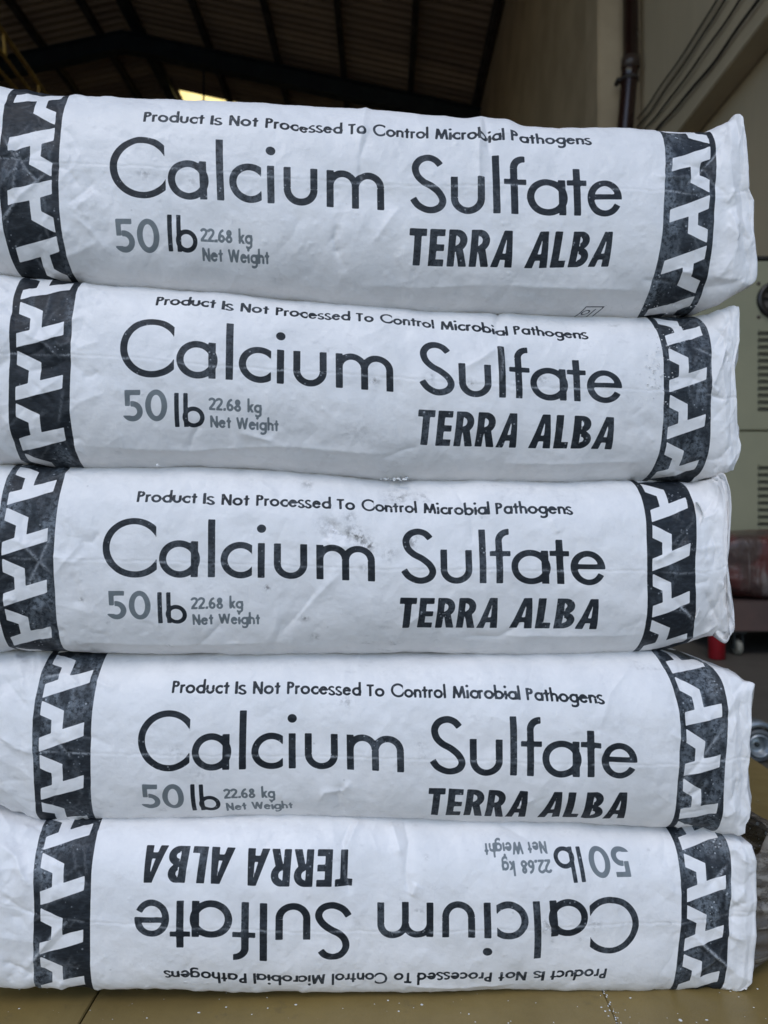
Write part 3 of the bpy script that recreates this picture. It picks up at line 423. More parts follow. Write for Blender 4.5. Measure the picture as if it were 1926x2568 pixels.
def make_sack(sid, S, label):
    rs = np.random.RandomState(40+sid)
    u = np.linspace(UMIN, UMAX, NU); sm = lambda a: np.convolve(np.pad(a, 10, 'edge'), np.hanning(21)/np.hanning(21).sum(), 'valid')
    tu, tz = np.array(S['top']).T; bu, bz = np.array(S['bot']).T
    zt = sm(np.interp(u, tu, tz)); zb = sm(np.interp(u, bu, bz)); A = S['A']; p = S['p']
    fD, fZ, fV = profile(zb, zt, A, p, NF)
    # ring: front (bottom to top), then top face backwards, back face, bottom face forwards
    dep = BACK[sid]; nt_, nb_ = 26, 9
    e = (np.linspace(0, 1, nt_+1)[1:])**1.5
    H = (zt-zb)[:, None]; fa, fb = fD[:, -1:], fD[:, :1]
    topD = fa+(dep-.02-fa)*e[None]; botD = fb+(dep-.02-fb)*e[None]; topZ = zt[:, None]-.004*np.sin(e*3.1)[None]; topV = fV[:, -1:]+(topD-fa)
    an = np.linspace(0, 1, nb_+2)[1:-1]*math.pi
    bD = np.repeat((dep-.02+.02*np.sin(an))[None], NU, 0); bZ = (zt+zb)[:, None]/2+np.cos(an)[None]*H/2*.98; bV = np.repeat(topV[:, -1:], nb_, 1)+np.linspace(.01, .14, nb_)
    boD = botD[:, ::-1]; boZ = zb[:, None]+.004*np.sin(e*3.1)[None][:, ::-1]; boV = fV[:, :1]-(botD-fb)[:, ::-1]
    DD = np.concatenate([fD, topD, bD, boD], 1); ZZ = np.concatenate([fZ, topZ, bZ, boZ], 1); VV = np.concatenate([fV, topV, bV, boV], 1)
    UU = np.repeat(u[:, None], DD.shape[1], 1); NR = DD.shape[1]
    # end outline: the last stretch is drawn out or pulled in with height
    sx, sz = np.array(S['sil']).T; sx = sx-{3: .003}.get(sid, .0012); o = np.argsort(sz); ue = np.interp(ZZ, sz[o], sx[o]); k = np.ones(9)/9
    u1 = .262; f = np.clip((UU-u1)/(UMAX-u1), 0, 1)
    Us = np.where(UU > u1, u1+(UU-u1)*(1-f)+f*((u1+(ue-u1)*f)-u1)+0*f, UU); Us = np.where(UU > u1, u1+f*(UMAX-u1)*(1-f)+f*f*(ue-u1), UU)
    # displacement field on arc coordinates
    h = np.zeros(UU.shape); wear = np.zeros(UU.shape); scuff = np.zeros(UU.shape); dirt = np.zeros(UU.shape)
    Vd = VV
    h += .006*fbm(UU*9, Vd*14, 100+sid, 2)+.0024*fbm(UU*30+Vd*9, Vd*34, 200+sid, 3)+.0007*fbm(UU*100, Vd*95+UU*30, 300+sid, 3)
    h -= .0016*np.abs(fbm(UU*26+Vd*12, Vd*16, 350+sid, 2))+.0008*np.abs(fbm(UU*70-Vd*30, Vd*42, 360+sid, 2))
    endf = np.clip((np.abs(UU)-.235)/.06, 0, 1)
    h += endf*.0024*fbm(UU*34, Vd*22, 400+sid, 3)
    h -= .0016*np.abs(fbm(UU*52+Vd*20, Vd*30, 450+sid, 1))*2*(.2+endf)
    for amp, wid, wr, pts in S['cr']: crease_field(UU, Vd, h, wear, pts, amp*.0016, wid*.00042, wr, jit=.0006)
    crease_field(UU, Vd, h, wear, S['mid'], .00075, .006, .0, taper=False, jit=.0008)
    md = np.array(S['mid']); dm = np.abs(Vd-np.interp(UU, md[:, 0], md[:, 1])+.0012*(vnoise(UU*150, Vd*0+3, 31)-.5))
    h -= .00035*np.exp(-(dm/.0011)**2); wear = np.maximum(wear, .55*np.exp(-(dm/.0008)**2)*np.clip(vnoise(UU*120, Vd*60, 900+sid)*2-.6, 0, 1))
    for i in range(130):
        end = i % 2 == 0; fx = (rs.choice([-1, 1])*rs.uniform(.232, .318)) if end else rs.uniform(-.24, .24)
        fy = rs.uniform(-.085, .085) if end else rs.choice([rs.uniform(-.09, -.03), rs.uniform(-.09, .08)])
        L_ = rs.uniform(.012, .045); a = rs.normal(1.4, .45) if not end else rs.uniform(0, 3.14)
        q = [(fx-L_/2*math.cos(a), fy-L_/2*math.sin(a)), (fx+rs.normal(0, .003), fy+rs.normal(0, .003)), (fx+L_/2*math.cos(a), fy+L_/2*math.sin(a))]
        crease_field(UU, Vd, h, wear, q, rs.choice([-1, 1])*rs.uniform(.25, .8)*.001*(2.1 if end else 1), rs.uniform(.002, .0048), rs.choice([0, 0, .12]) if end else 0)
    for i in range(190):                            # fine sharp creases
        end = i % 2 == 0; fx = (rs.choice([-1, 1])*rs.uniform(.24, .318)) if end else rs.uniform(-.25, .25)
        fy = rs.uniform(-.085, .085); L_ = rs.uniform(.006, .03); a = rs.normal(1.3, .7)
        q = [(fx+L_*(t_-.5)*math.cos(a)+rs.normal(0, .0012), fy+L_*(t_-.5)*math.sin(a)+rs.normal(0, .0012)) for t_ in (0, .33, .66, 1)]
        crease_field(UU, Vd, h, wear, q, rs.choice([-1, 1])*rs.uniform(.15, .5)*.001*(1.6 if end else 1), rs.uniform(.0010, .0022), rs.choice([0, .08]))
    # long layered pleats just inside the folded end
    for off_ in (.007, .015, .026):
        vv = np.linspace(-.075, .078, 12); q = [(UMAX-off_+.0025*math.sin(v_*70+sid+off_*300)+rs.normal(0, .001), v_) for v_ in vv]
        crease_field(UU, Vd, h, wear, q, rs.choice([-1, 1])*.0012, .0035, .15, taper=False)
    for i in range({1: 230, 2: 60, 3: 25, 4: 20, 5: 90}[sid]):        # small blisters where powder is caught under the skin
        cx_, cy_ = rs.uniform(-.3, .3), rs.uniform(-.085, .08); m = (slice(max(0, int((cx_-.006-UMIN)/(UMAX-UMIN)*NU)), int((cx_+.006-UMIN)/(UMAX-UMIN)*NU)+1), slice(0, NF))
        h[m] += rs.uniform(.00018, .00042)*np.exp(-(((UU[m]-cx_)**2+(Vd[m]-cy_)**2)/rs.uniform(.0009, .0017)**2))
    for cx_, cy_, r_, a_ in S['dirt']:
        dirt += a_*np.exp(-(((UU-cx_)/r_/1.2)**2+((Vd-cy_)/r_)**2))
    dirt = dirt*(fbm(UU*200, Vd*330, 70+sid, 3)+.62)*1.5+.10*(fbm(UU*26, Vd*60, 80+sid, 4) > .12)*(fbm(UU*260, Vd*260, 84, 3)+.4)
    dirt += .35*np.clip(fbm(UU*70, Vd*160, 60+sid, 3)-.19, 0, 1)*6*np.clip(fbm(UU*9, Vd*12, 65+sid, 2)+.1, 0, 1)*2
    h += .00012*fbm(UU*420, Vd*420, 7, 2)
    # points
    c, s_ = math.cos(S['psi']), math.sin(S['psi'])
    X = Us*c-DD*s_; Y = S['D']+Us*s_+DD*c; Z = ZZ+GZ
    Pn = np.stack([X, Y, Z], -1); dv = np.roll(Pn, -1, 1)-np.roll(Pn, 1, 1); du = np.gradient(Pn, axis=0)
    N = np.cross(du, dv); N /= np.linalg.norm(N, axis=2)[..., None]+1e-12
    if N[NU//2, NF//2, 1] > 0: N = -N
    # rounding at both ends
    R = .004; ins = np.zeros(NU)
    for i in range(NU):
        q = min(u[i]-UMIN, UMAX-u[i])
        if q < R: ins[i] = R*(1-math.sqrt(max(0, 1-((R-q)/R)**2)))
    Pn += N*(h-ins[:, None]*.9)[..., None]
    if sid == 1:                                    # ears of folded paper standing up at the right corner
        for (ux, vx, r1, r2, lift, out) in ((.307, .078, .007, .012, .005, .0),):
            g = np.exp(-(((UU-ux)/r1)**2+((Vd-vx)/r2)**2)); Pn[..., 2] += g*lift; Pn[..., 0] += g*out
        for px_, r_, l_ in ((.086, .010, .0035), (.104, .008, .003)):
            g = np.exp(-(((UU-px_)/r_)**2+((Vd-.075)/.03)**2)); Pn[..., 2] += g*l_
    ev = warp(S); a, b = ev(UU, VV)
    sgn = -1 if sid == 5 else 1
    ta, tb = a*sgn, b*sgn
    # local slips of the paper where a pleat swallows part of the line
    for cu, cv, ru_, rv_, dV in {1: [(.086, .062, .006, .02, .10), (-.063, .068, .004, .02, .09)], 2: [(.100, .062, .009, .02, .09)], 3: [(.07, .05, .03, .03, .03)]}.get(sid, []):
        tb = tb+dV*np.exp(-(((UU-cu)/ru_)**2+((VV-cv)/rv_)**2))
    front = np.abs(VV) < .125
    ink = np.full(UU.shape, .2); grey = ink.copy(); m = np.nonzero(front)
    ink[m] = lettering(BLACK, ta[m], tb[m]); go = GREYOFF[sid]
    grey[m] = lettering(GREY, ta[m]-go[0]*0-{1: -.02}.get(sid, 0), tb[m]-go[1])
    bd = band(a, b, S['ph'], sid == 1); isb = bd < .1
    bs = fbm(UU*26, Vd*20, 500+sid, 3)+.5; bs2 = fbm(UU*120, Vd*45, 520+sid, 4)+.5
    scuff = np.where(np.abs(a) > 4.6, np.clip((bs-.40)*4.5, 0, 1)*np.clip((bs2-.30)*3.2, .1, 1), np.clip((bs-.40)*1.8, 0, .55)*np.clip(bs2*1.2, 0, 1))
    ink = np.minimum(ink, bd)
    if sid == 1:                                    # outlined mark that runs under the bottom edge
        mu, mv = (UU-.1795)/LU, (VV+.0850)/LU; sk = mu-mv*.45
        q = np.maximum(np.abs(sk)-.15, np.abs(mv+.17)-.22); ink = np.minimum(ink, np.abs(q)-.011)
        q = np.minimum(np.abs(np.hypot(sk+.06, (mv+.09))-.055)-.011, rect(sk, mv, .04, .062, -.3, .0))
        ink = np.minimum(ink, q)
    # end caps: rings shrinking to the middle
    P0 = Pn.reshape(-1, 3); faces = []
    idx = np.arange(NU*NR).reshape(NU, NR)
    A0 = idx[:-1]; A1 = idx[1:]
    Fq = np.stack([A0, A1, np.roll(A1, -1, 1), np.roll(A0, -1, 1)], -1).reshape(-1, 4)
    vs = [P0]; fs = [Fq]; base = NU*NR; nring = 6
    att = {k_: [v_.reshape(-1)] for k_, v_ in dict(ink=ink*LU, grey=grey*LU, dirt=dirt, wear=wear, scuff=scuff).items()}
    for row, flip in ((0, False), (NU-1, True)):
        edge = Pn[row]; cen = edge.mean(0); prev = idx[row]; out = (-1 if row == 0 else 1)
        for r in range(1, nring+1):
            t = r/nring*.97; q = edge*(1-t)+cen*t; q[:, 0] += out*.008*math.sin(t*2.6)+.003*(vnoise(q[:, 1]*60, q[:, 2]*60, 3*sid+r)-.5)
            vs.append(q); cur = np.arange(base, base+NR); base += NR
            for k_ in att: att[k_].append(np.full(NR, .01 if k_ in ('ink', 'grey') else 0.))
            f_ = np.stack([prev, np.roll(prev, -1), np.roll(cur, -1), cur], -1); fs.append(f_ if not flip else f_[:, ::-1]); prev = cur
        fs.append(None); faces.append(prev if flip is False else prev[::-1])
    V_ = np.concatenate(vs); F_ = np.concatenate([f for f in fs if f is not None])
    me = bpy.data.meshes.new('sack_body'); nv = len(V_); nq = len(F_); caps = faces
    me.vertices.add(nv); me.vertices.foreach_set('co', V_.astype(np.float32).ravel())
    loops = np.concatenate([F_.ravel()]+[np.array(c_) for c_ in caps]).astype(np.int32)
    me.loops.add(len(loops)); me.loops.foreach_set('vertex_index', loops)
    st = np.concatenate([np.arange(nq)*4, nq*4+np.cumsum([0]+[len(c_) for c_ in caps])[:-1]]).astype(np.int32)
    me.polygons.add(nq+len(caps)); me.polygons.foreach_set('loop_start', st)
    try: me.polygons.foreach_set('loop_total', np.array([4]*nq+[len(c_) for c_ in caps], np.int32))
    except Exception: pass
    me.update(calc_edges=True); me.validate()
    me.polygons.foreach_set('use_smooth', np.ones(len(me.polygons), bool))
    for k_, v_ in att.items():
        at = me.attributes.new(k_, 'FLOAT', 'POINT'); at.data.foreach_set('value', np.concatenate(v_).astype(np.float32))
    root = empty('paper_sack', (0, S['D']+dep/2, float(zb.min())+GZ))
    tag(root, label, 'sack', 'stacked paper sacks')
    body = link('sack_body', me, M_PAPER, root, -root.location)
    # loose outer fold of the closed end, a thin wavy sheet
    nz, ny = 46, 8; zz = np.linspace(sz.min()+.012, sz.max()-.016, nz); mb = MB(); rows = []
    ph_ = rs.uniform(0, 6)
    for side in (0, 1):
        for i, z in enumerate(zz):
            for j in range(ny):
                t = j/(ny-1); yy = .004+t*.026
                xe = np.interp(z, sz[o], sx[o])+(.0035*math.sin(z*95+ph_)+.002*math.sin(z*210+ph_*2))*(.4+t*.6)-.0035+{3: -.017, 1: .0, 2: .0005, 4: .0005, 5: .0}.get(sid, 0)+.0008*side+.0065*t
                edge_t = min(i, nz-1-i)/5; xe -= .006*max(0, 1-edge_t)
                mb.v.append((xe*c-yy*s_, S['D']+xe*s_+yy*c, z+GZ))
    W2 = nz*ny
    for i in range(nz-1):
        for j in range(ny-1):
            q = i*ny+j; mb.f.append((q, q+1, q+ny+1, q+ny)); mb.smooth.append(True)
            mb.f.append((W2+q, W2+q+ny, W2+q+ny+1, W2+q+1)); mb.smooth.append(True)
    for i in range(nz-1):
        for j in (0, ny-1): q = i*ny+j; mb.f.append((q, q+ny, W2+q+ny, W2+q)); mb.smooth.append(False)
    for j in range(ny-1):
        for i in (0, nz-1): q = i*ny+j; mb.f.append((q, q+1, W2+q+1, W2+q)); mb.smooth.append(False)
    fl = mb.build('end_flap', M_FLAP, root, -root.location)
    return root
def flap_mat():
    t = NT('flap_paper'); t.set(t.p.inputs['Base Color'], t.mix(t.ramp(t.noise(30), .35, .7), (.815, .79, .76), (.735, .715, .69)))
    t.p.inputs['Roughness'].default_value = .45; t.bump(t.noise(60, 5), .4, .003); return t.m
M_FLAP = flap_mat()
LABELS = {1: 'topmost white paper sack, a pointed paper ear standing up at its right corner',
2: 'second white paper sack from the top, small text line broken by a pleat',
3: 'middle white paper sack of the stack, with a dark smudge above the lettering',
4: 'fourth white paper sack from the top, its right end jutting out farthest',
5: 'lowest white paper sack on the deck, its printed text upside down'}
for k in range(5, 0, -1): make_sack(k, SACKS[k], LABELS[k])
# ------------------------------------------------------------------ the warehouse (setting)
M_WALL = simple('painted_plaster', (.48, .37, .23), (.38, .29, .18), scale=1.6, rough=.75, bump=.3, bscale=22, detail=7)
M_WALLG = simple('greenish_plaster', (.54, .44, .29), (.45, .37, .245), scale=1.3, rough=.75, bump=.3, bscale=22, stretch=(1, 1, .35), detail=7)
M_FLOOR = simple('concrete_floor', (.085, .078, .066), (.064, .058, .050), scale=2.2, rough=.55, bump=.25, bscale=40, detail=8)
M_APRON = simple('outdoor_concrete', (.24, .23, .21), (.19, .185, .17), scale=1.2, rough=.8, bump=.3, bscale=30)
M_SHEET = simple('weathered_roof_sheet', (.44, .31, .19), (.22, .15, .10), scale=.7, rough=.5, stretch=(.3, 3, 1), detail=8)
M_STEEL = simple('dark_green_steel', (.018, .026, .028), (.012, .016, .018), scale=3, rough=.5)
M_RUSTY = simple('dusty_purlin_steel', (.055, .045, .036), (.025, .021, .019), scale=5, rough=.6)
M_YEL = simple('yellow_steel', (.62, .40, .10), (.38, .25, .07), scale=4, rough=.5)

mb = MB(); mb.box(-60, 60, -60, 60, -.3, -.004); tag(mb.build('ground', M_APRON), kind='structure')
mb = MB(); mb.box(-11, 2.03, .4, 26, -.2, 0); tag(mb.build('floor', M_FLOOR), kind='structure')
# left, back and front walls; the unseen front wall's door opening is sized to light the hall
mb = MB(); mb.box(-11.2, -11, .2, 26.2, 0, 7.6); tag(mb.build('wall_left', M_WALL), kind='structure')
mb = MB(); mb.box(-11, 2.3, 26, 26.2, 0, 10); tag(mb.build('wall_back', M_WALL), kind='structure')
mb = MB(); mb.box(-11, -DL, .2, .4, 0, 10); mb.box(DW, 2.3, .2, .397, 0, 10); mb.box(-DL, DW, .203, .397, DH, 10); tag(mb.build('wall_front', M_WALL), kind='structure')
mb = MB(); mb.box(2.03, 2.23, .4, 5.45, 0, 8.2); tag(mb.build('wall_right', M_WALLG), kind='structure')
mb = MB(); mb.box(1.68, 1.9, 5.8, 26, 0, 8.3); tag(mb.build('wall_side', M_WALL), kind='structure')
mb = MB(); mb.box(1.578, 2.26, 5.45, 5.797, 0, 8.3, .012); tag(mb.build('corner_pillar', M_WALL), 'plastered corner pillar behind the dark drain pipe', 'pillar')
mb = MB(); mb.box(1.50, 1.677, 8.9, 9.5, 0, 5.02, .01); tag(mb.build('pillar_stub', M_WALL), 'short pale pillar at the foot of the side wall just above the top sack', 'pillar')
mb = MB(); mb.box(1.885, 2.027, .41, 5.446, 2.985, 8.2, .006); tag(mb.build('wall_ledge', M_WALLG), 'thick upper ledge of the right wall with a shaded underside', 'ledge')

RZ = lambda X: GZ+8.5-.217*abs(X+4.54)
def roof():
    mb = MB(); ys = np.arange(.2, 26.2, .02)
    def sheet(X0, X1, y0, y1, n=2):
        yy = ys[(ys >= y0-1e-6) & (ys <= y1+1e-6)]; vs = []; fs = []
        xs = np.linspace(X0, X1, n)
        for y in yy:
            q = (y/.17) % 1; hz = .024*min(1, max(0, 2.2*abs(q-.5)*2-.6))
            for X in xs: vs.append((X, y, RZ(X)+hz))
        for i in range(len(yy)-1):
            for j in range(n-1): k = i*n+j; fs.append((k, k+1, k+n+1, k+n))
        mb.add(vs, fs)
    sheet(-4.54, 2.3, .2, 14.80); sheet(-4.54, 2.3, 16.2, 26.2); sheet(-2.98, 2.3, 14.80, 16.2)
    sheet(-11.2, -4.54, .2, 26.2)
    o = mb.build('ceiling', M_SHEET); tag(o, kind='structure'); return o
CEIL = roof()
# rafters: I-beams across the hall, purlins along it
def rafter(y):
    for a, b in ((-11, -4.54), (-4.54, 1.68)):
        mb = MB(); za, zb_ = RZ(a)-.14, RZ(b)-.14
        for (t0, t1, y0, y1) in ((0, -.02, -.09, .09), (-.02, -.30, -.006, .006), (-.30, -.32, -.09, .09)):
            vs = [(X, y+yy, z+t) for X, z in ((a, za), (b, zb_)) for yy in (y0, y1) for t in (t0, t1)]
            mb.add(vs, [(0, 1, 3, 2), (4, 6, 7, 5), (0, 4, 5, 1), (2, 3, 7, 6), (0, 2, 6, 4), (1, 5, 7, 3)])
        mb.build('rafter', M_STEEL, CEIL)
for y in (5.5, 12.9, 19.5): rafter(y)
for X in (1.58, .46, -.70, -1.85, -3.05, -4.27, -4.95, -5.95, -7.2, -8.5, -9.7):
    mb = MB(); z = RZ(X); w2 = .045 if X not in (-4.27,) else .09
    mb.box(X-w2, X+w2, .4, 26, z-.135, z-.008); mb.build('purlin', M_RUSTY if X != -4.27 else M_STEEL, CEIL)
def skylight():
    t = NT('glowing_roof_sheet'); e = t.n('Emission'); e.inputs[0].default_value = (1.0, .80, .32, 1)
    f = t.ramp(t.noise(2.5), .3, .7); t.set(e.inputs[1], t.math('MULTIPLY_ADD', f, .3, 1.0)); t.l(e.outputs[0], t.out.inputs[0])  # emission stands in for daylight coming through the sheet
    mb = MB(); vs = []; fs = []
    for i, y in enumerate(np.arange(14.76, 16.26, .02)):
        q = (y/.17) % 1; hz = .024*min(1, max(0, 2.2*abs(q-.5)*2-.6))
        for X in (-4.1, -2.95): vs.append((X, y, RZ(X)+hz-.004))
    for i in range(len(vs)//2-1): fs.append((2*i, 2*i+1, 2*i+3, 2*i+2))
    mb.add(vs, fs); mb.build('skylight_panel', t.m, CEIL)
    mb = MB(); mb.box(-4.56, -4.09, 14.76, 16.26, RZ(-4.3)-.05, RZ(-4.3)+.11); mb.build('skylight_frame', M_SHEET, CEIL)
skylight()
# hanging lamp
r = empty('pendant_lamp', (-3.17, 13.0, 7.2)); tag(r, 'small pendant lamp hanging on a long cord before the yellow skylight', 'lamp')
mb = MB(); mb.tube([(0, 0, .55), (0, 0, 1.5)], .018, 8); mb.tube([(0, 0, .32), (0, 0, .56)], .045, 10); mb.build('cord', M_STEEL, r)
mb = MB(); mb.lathe([(.02, .40), (.09, .38), (.17, .28), (.18, .0), (.165, .0), (.155, .26), (.02, .36)], (0, 0, -.05), 'z', 24); mb.build('lamp_shade', M_RUSTY, r)
# steel lattice under the left slope
r = empty('roof_lattice', (-4.4, 8, 4.0)); tag(r, 'yellowish steel lattice of slanting rails at the far upper left', 'truss')
for k_, (x0, y0_, x1, y1_) in enumerate(((0, 70, 112, 232), (0, 128, 74, 226), (0, 178, 40, 224))):
    X = -4.3; kx0 = (x0-963)/1855; kx1 = (x1-963)/1855; d0 = X/kx0; d1 = X/kx1
    p0 = Vector((X, d0, (1284-y0_)/1855*d0+GZ)); p1 = Vector((X, d1, (1284-y1_)/1855*d1+GZ)); dr = p1-p0
    mb = MB(); mb.tube([p0-dr*.5-r.location, p1+dr*3.5-r.location], .022 if k_ else .028, 10); mb.build('rail', M_YEL, r)
for d in (8.35, 9.2, 10.1, 11.0, 12.0):
    q = []
    for x0, y0_, x1, y1_ in ((0, 70, 112, 232), (0, 128, 74, 226)):
        d0, d1 = -4.3*1855/(x0-963), -4.3*1855/(x1-963); z0, z1 = (1284-y0_)/1855*d0+GZ, (1284-y1_)/1855*d1+GZ
        q.append(z0+(z1-z0)*(d-d0)/(d1-d0))
    mb = MB(); mb.tube([Vector((-4.3, d, q[0]))-r.location, Vector((-4.3, d+.05, q[1]))-r.location], .018, 8); mb.build('strut', M_YEL, r)
# drain pipe
r = empty('drain_pipe', (1.767, 5.33, 0)); tag(r, 'dark brown vertical drain pipe with a collar, in front of the pillar', 'pipe')
M_PIPE = simple('brown_pvc', (.030, .013, .009), (.02, .009, .007), scale=3, rough=.22)
mb = MB(); mb.tube([(0.01, 0, 3.80), (.01, 0, 8.1)], .055, 24); mb.build('upper_pipe', M_PIPE, r)
mb = MB(); mb.tube([(-.10, 0, 0), (-.075, 0, 2.4), (-.055, 0, 3.0), (.0, 0, 3.66), (.01, 0, 3.79)], [.055, .055, .056, .058, .060], 24); mb.build('lower_pipe', M_PIPE, r)
mb = MB(); mb.lathe([(.056, .03), (.066, .025), (.067, -.05), (.058, -.055)], (.01, 0, 3.79), 'z', 24); mb.build('collar', simple('brown_collar', (.06, .04, .03), rough=.35), r)
for zz in (3.66, 1.9, 5.6):
    mb = MB(); mb.lathe([(.060, -.012), (.066, -.012), (.066, .012), (.060, .012)], (0, 0, zz), 'z', 20); mb.box(-.09, -.062, -.01, .06, zz-.012, zz+.012); mb.build('bracket', M_RUSTY, r)
# cables along the wall
M_CAB = simple('black_cable', (.03, .026, .02), rough=.6)
for (x0, x1, y1_, lb, rad) in ((1797, 1583, 317, 'uppermost thin cable of the four running along the right wall', .006), (1816, 1597, 321, 'second cable from the top along the right wall, close to the first', .007),
      (1854, 1618, 322, 'third cable down on the right wall, apart from the upper pair', .007), (1902, 1646, 325, 'lowest and thickest wavy cable along the right wall', .009)):
    X = 1.865; d0 = X*1855/(x0-963); z0 = 1284/1855*d0+GZ; d1 = X*1855/(x1-963); z1 = (1284-y1_)/1855*d1+GZ
    pts = []
    for i in range(-14, 34):
        t = i/20; d = d0+(d1-d0)*t; 
        if d < .5: continue
        if d > d1+.5: break
        pts.append((X+.003*math.sin(t*9+x0), d, z0+(z1-z0)*t-.03*math.sin(t*math.pi)+.004*math.sin(t*16+x0*.3)))
    mb = MB(); mb.tube(pts, rad, 8); tag(mb.build('wall_cable', M_CAB), lb, 'cable', 'cables along the right wall')

# ------------------------------------------------------------------ machine cabinet on the right
M_CABN = simple('green_grey_enamel', (.26, .26, .18), (.225, .23, .16), scale=2.5, rough=.42, bump=.05)
M_SLOT = simple('slot_dark', (.02, .02, .018), rough=.7)
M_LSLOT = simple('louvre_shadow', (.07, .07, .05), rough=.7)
r = empty('machine_cabinet', (1.7, 3.45, 0)); tag(r, 'grey green machine cabinet with louvres and a round fan, behind the sacks at the right', 'cabinet')
o0 = Vector(r.location)
def lb(name, mat, x0, x1, y0, y1, z0, z1, par=r, bev=.003, org=o0):
    m = MB(); m.box(x0-org.x, x1-org.x, y0-org.y, y1-org.y, z0-org.z, z1-org.z, bev); return m.build(name, mat, par)
Y0 = 3.45; zpx = lambda y, d=3.45: (1284-y)/1855*d+GZ
lb('cabinet_body', M_CABN, 1.10, 2.01, Y0+.02, Y0+.55, .12, zpx(652))
lb('top_strip', M_SLOT, 1.09, 2.015, Y0-.005, Y0+.56, zpx(651), zpx(642))  # dark strip along the top edge of the cabinet
lb('upper_door', M_CABN, 1.105, 2.005, Y0, Y0+.018, zpx(1078), zpx(654))
lb('lower_door', M_CABN, 1.105, 2.005, Y0, Y0+.018, .16, zpx(1083))
lb('plinth', M_SLOT, 1.14, 1.98, Y0+.05, Y0+.5, 0, .12)
for a_, b_, n_ in ((835, 1025, 12), (1172, 1330, 10)):
    for i in range(n_):
        y = a_+(b_-a_)*i/(n_-1); z = zpx(y)
        o = lb('louvre_slat', M_CABN, 1.745, 1.985, Y0-.012, Y0-.001, z+.004, z+.016, bev=.002)
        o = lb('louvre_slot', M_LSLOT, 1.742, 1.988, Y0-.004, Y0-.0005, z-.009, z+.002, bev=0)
fc = Vector((1.825, Y0, zpx(753)))-o0
mb = MB(); mb.lathe([(.062, .0), (.064, -.02), (.086, -.022), (.088, -.0)], fc, 'y', 36); FR = mb.build('fan_ring', simple('black_ring', (.012, .011, .01), rough=.35), r)
mb = MB(); mb.lathe([(.0001, -.004), (.063, -.004)], fc, 'y', 36); mb.build('fan_back', M_SLOT, r)
mb = MB(); mb.lathe([(.0001, -.022), (.024, -.020), (.028, -.006)], fc, 'y', 24); mb.build('fan_hub', simple('blue_hub', (.10, .22, .33), rough=.4), r)
for i in range(7):
    a = 2*math.pi*i/7; mb = MB(); c_, s_ = math.cos(a), math.sin(a); vs = []
    for rr, wd in ((.026, .008), (.060, .017)):
        for sg in (-1, 1): vs.append((fc.x+c_*rr-s_*wd*sg, fc.y-.008-.005*sg, fc.z+s_*rr+c_*wd*sg))
    vs += [(v[0], v[1]-.0015, v[2]) for v in vs]
    mb.add(vs, [(0, 1, 3, 2), (4, 6, 7, 5), (0, 2, 6, 4), (1, 5, 7, 3), (0, 4, 5, 1), (2, 3, 7, 6)]); mb.build('fan_blade', simple('blade_grey', (.05, .045, .04), rough=.5) if i == 0 else bpy.data.materials['blade_grey'], r)
for sx_ in (-1, 1):
    for sz_ in (-1, 1): mb = MB(); mb.lathe([(.0001, -.006), (.007, -.005), (.009, 0)], fc+Vector((sx_*.078, 0, sz_*.078)), 'y', 12); mb.build('screw', M_RUSTY, r)
# ------------------------------------------------------------------ trolley with wrapped load
r = empty('platform_trolley', (1.75, 3.05, 0)); tag(r, 'low brown platform trolley on castors standing in front of the cabinet', 'trolley'); o0 = Vector(r.location)
M_CART = simple('dark_brown_board', (.085, .05, .042), (.055, .036, .032), scale=5, rough=.6)
lb('trolley_deck', M_CART, 1.27, 2.0, 2.78, 3.35, zpx(1572, 2.9), zpx(1500, 2.9), par=r, org=o0, bev=.004)
for X, Y in ((1.352, 2.83), (1.95, 2.83), (1.46, 3.28), (1.95, 3.28)):
    q = Vector((X, Y, .03))-o0; mb = MB(); mb.lathe([(.0001, -.010), (.012, -.012), (.026, -.011), (.030, -.006), (.030, .006), (.026, .011), (.012, .012), (.0001, .010)], q+Vector((0, 0, 0)), 'x', 24)
    w_ = mb.build('wheel', simple('pale_rubber', (.20, .20, .17), rough=.6) if 'pale_rubber' not in bpy.data.materials else bpy.data.materials['pale_rubber'], r)
    mb = MB(); mb.box(q.x-.018, q.x-.014, q.y-.012, q.y+.012, q.z-.006, q.z+.055); mb.box(q.x+.014, q.x+.018, q.y-.012, q.y+.012, q.z-.006, q.z+.055); mb.box(q.x-.024, q.x+.024, q.y-.024, q.y+.024, q.z+.055, q.z+.062)
    mb.build('castor_fork', M_STEEL, r)
# shrink-wrapped load: lumpy block under film
def wrapped(name, x0, x1, y0, y1, z0, z1, mat, seed, amp=.02, parent=None, n=44):
    bm = bmesh.new(); bmesh.ops.create_cube(bm, size=1); bmesh.ops.subdivide_edges(bm, edges=bm.edges[:], cuts=n, use_grid_fill=True)
    for v in bm.verts:
        p = v.co.copy(); k = (abs(p.x*2)**6+abs(p.y*2)**6+abs(p.z*2)**6)**(1/6); p /= max(k, 1e-6)
        q = Vector(((x0+x1)/2+p.x*(x1-x0), (y0+y1)/2+p.y*(y1-y0), (z0+z1)/2+p.z*(z1-z0)))
        nz_ = float(fbm(np.array([q.x*7+q.y*3]), np.array([q.z*9-q.y*5]), seed, 4)[0])+.5*abs(float(fbm(np.array([q.x*22+q.z*9]), np.array([q.z*5+q.y*7]), seed+5, 3)[0]))
        v.co = q+p.normalized()*nz_*amp
    me = bpy.data.meshes.new(name); bm.to_mesh(me); bm.free(); me.polygons.foreach_set('use_smooth', [True]*len(me.polygons))
    return link(name, me, mat, parent)
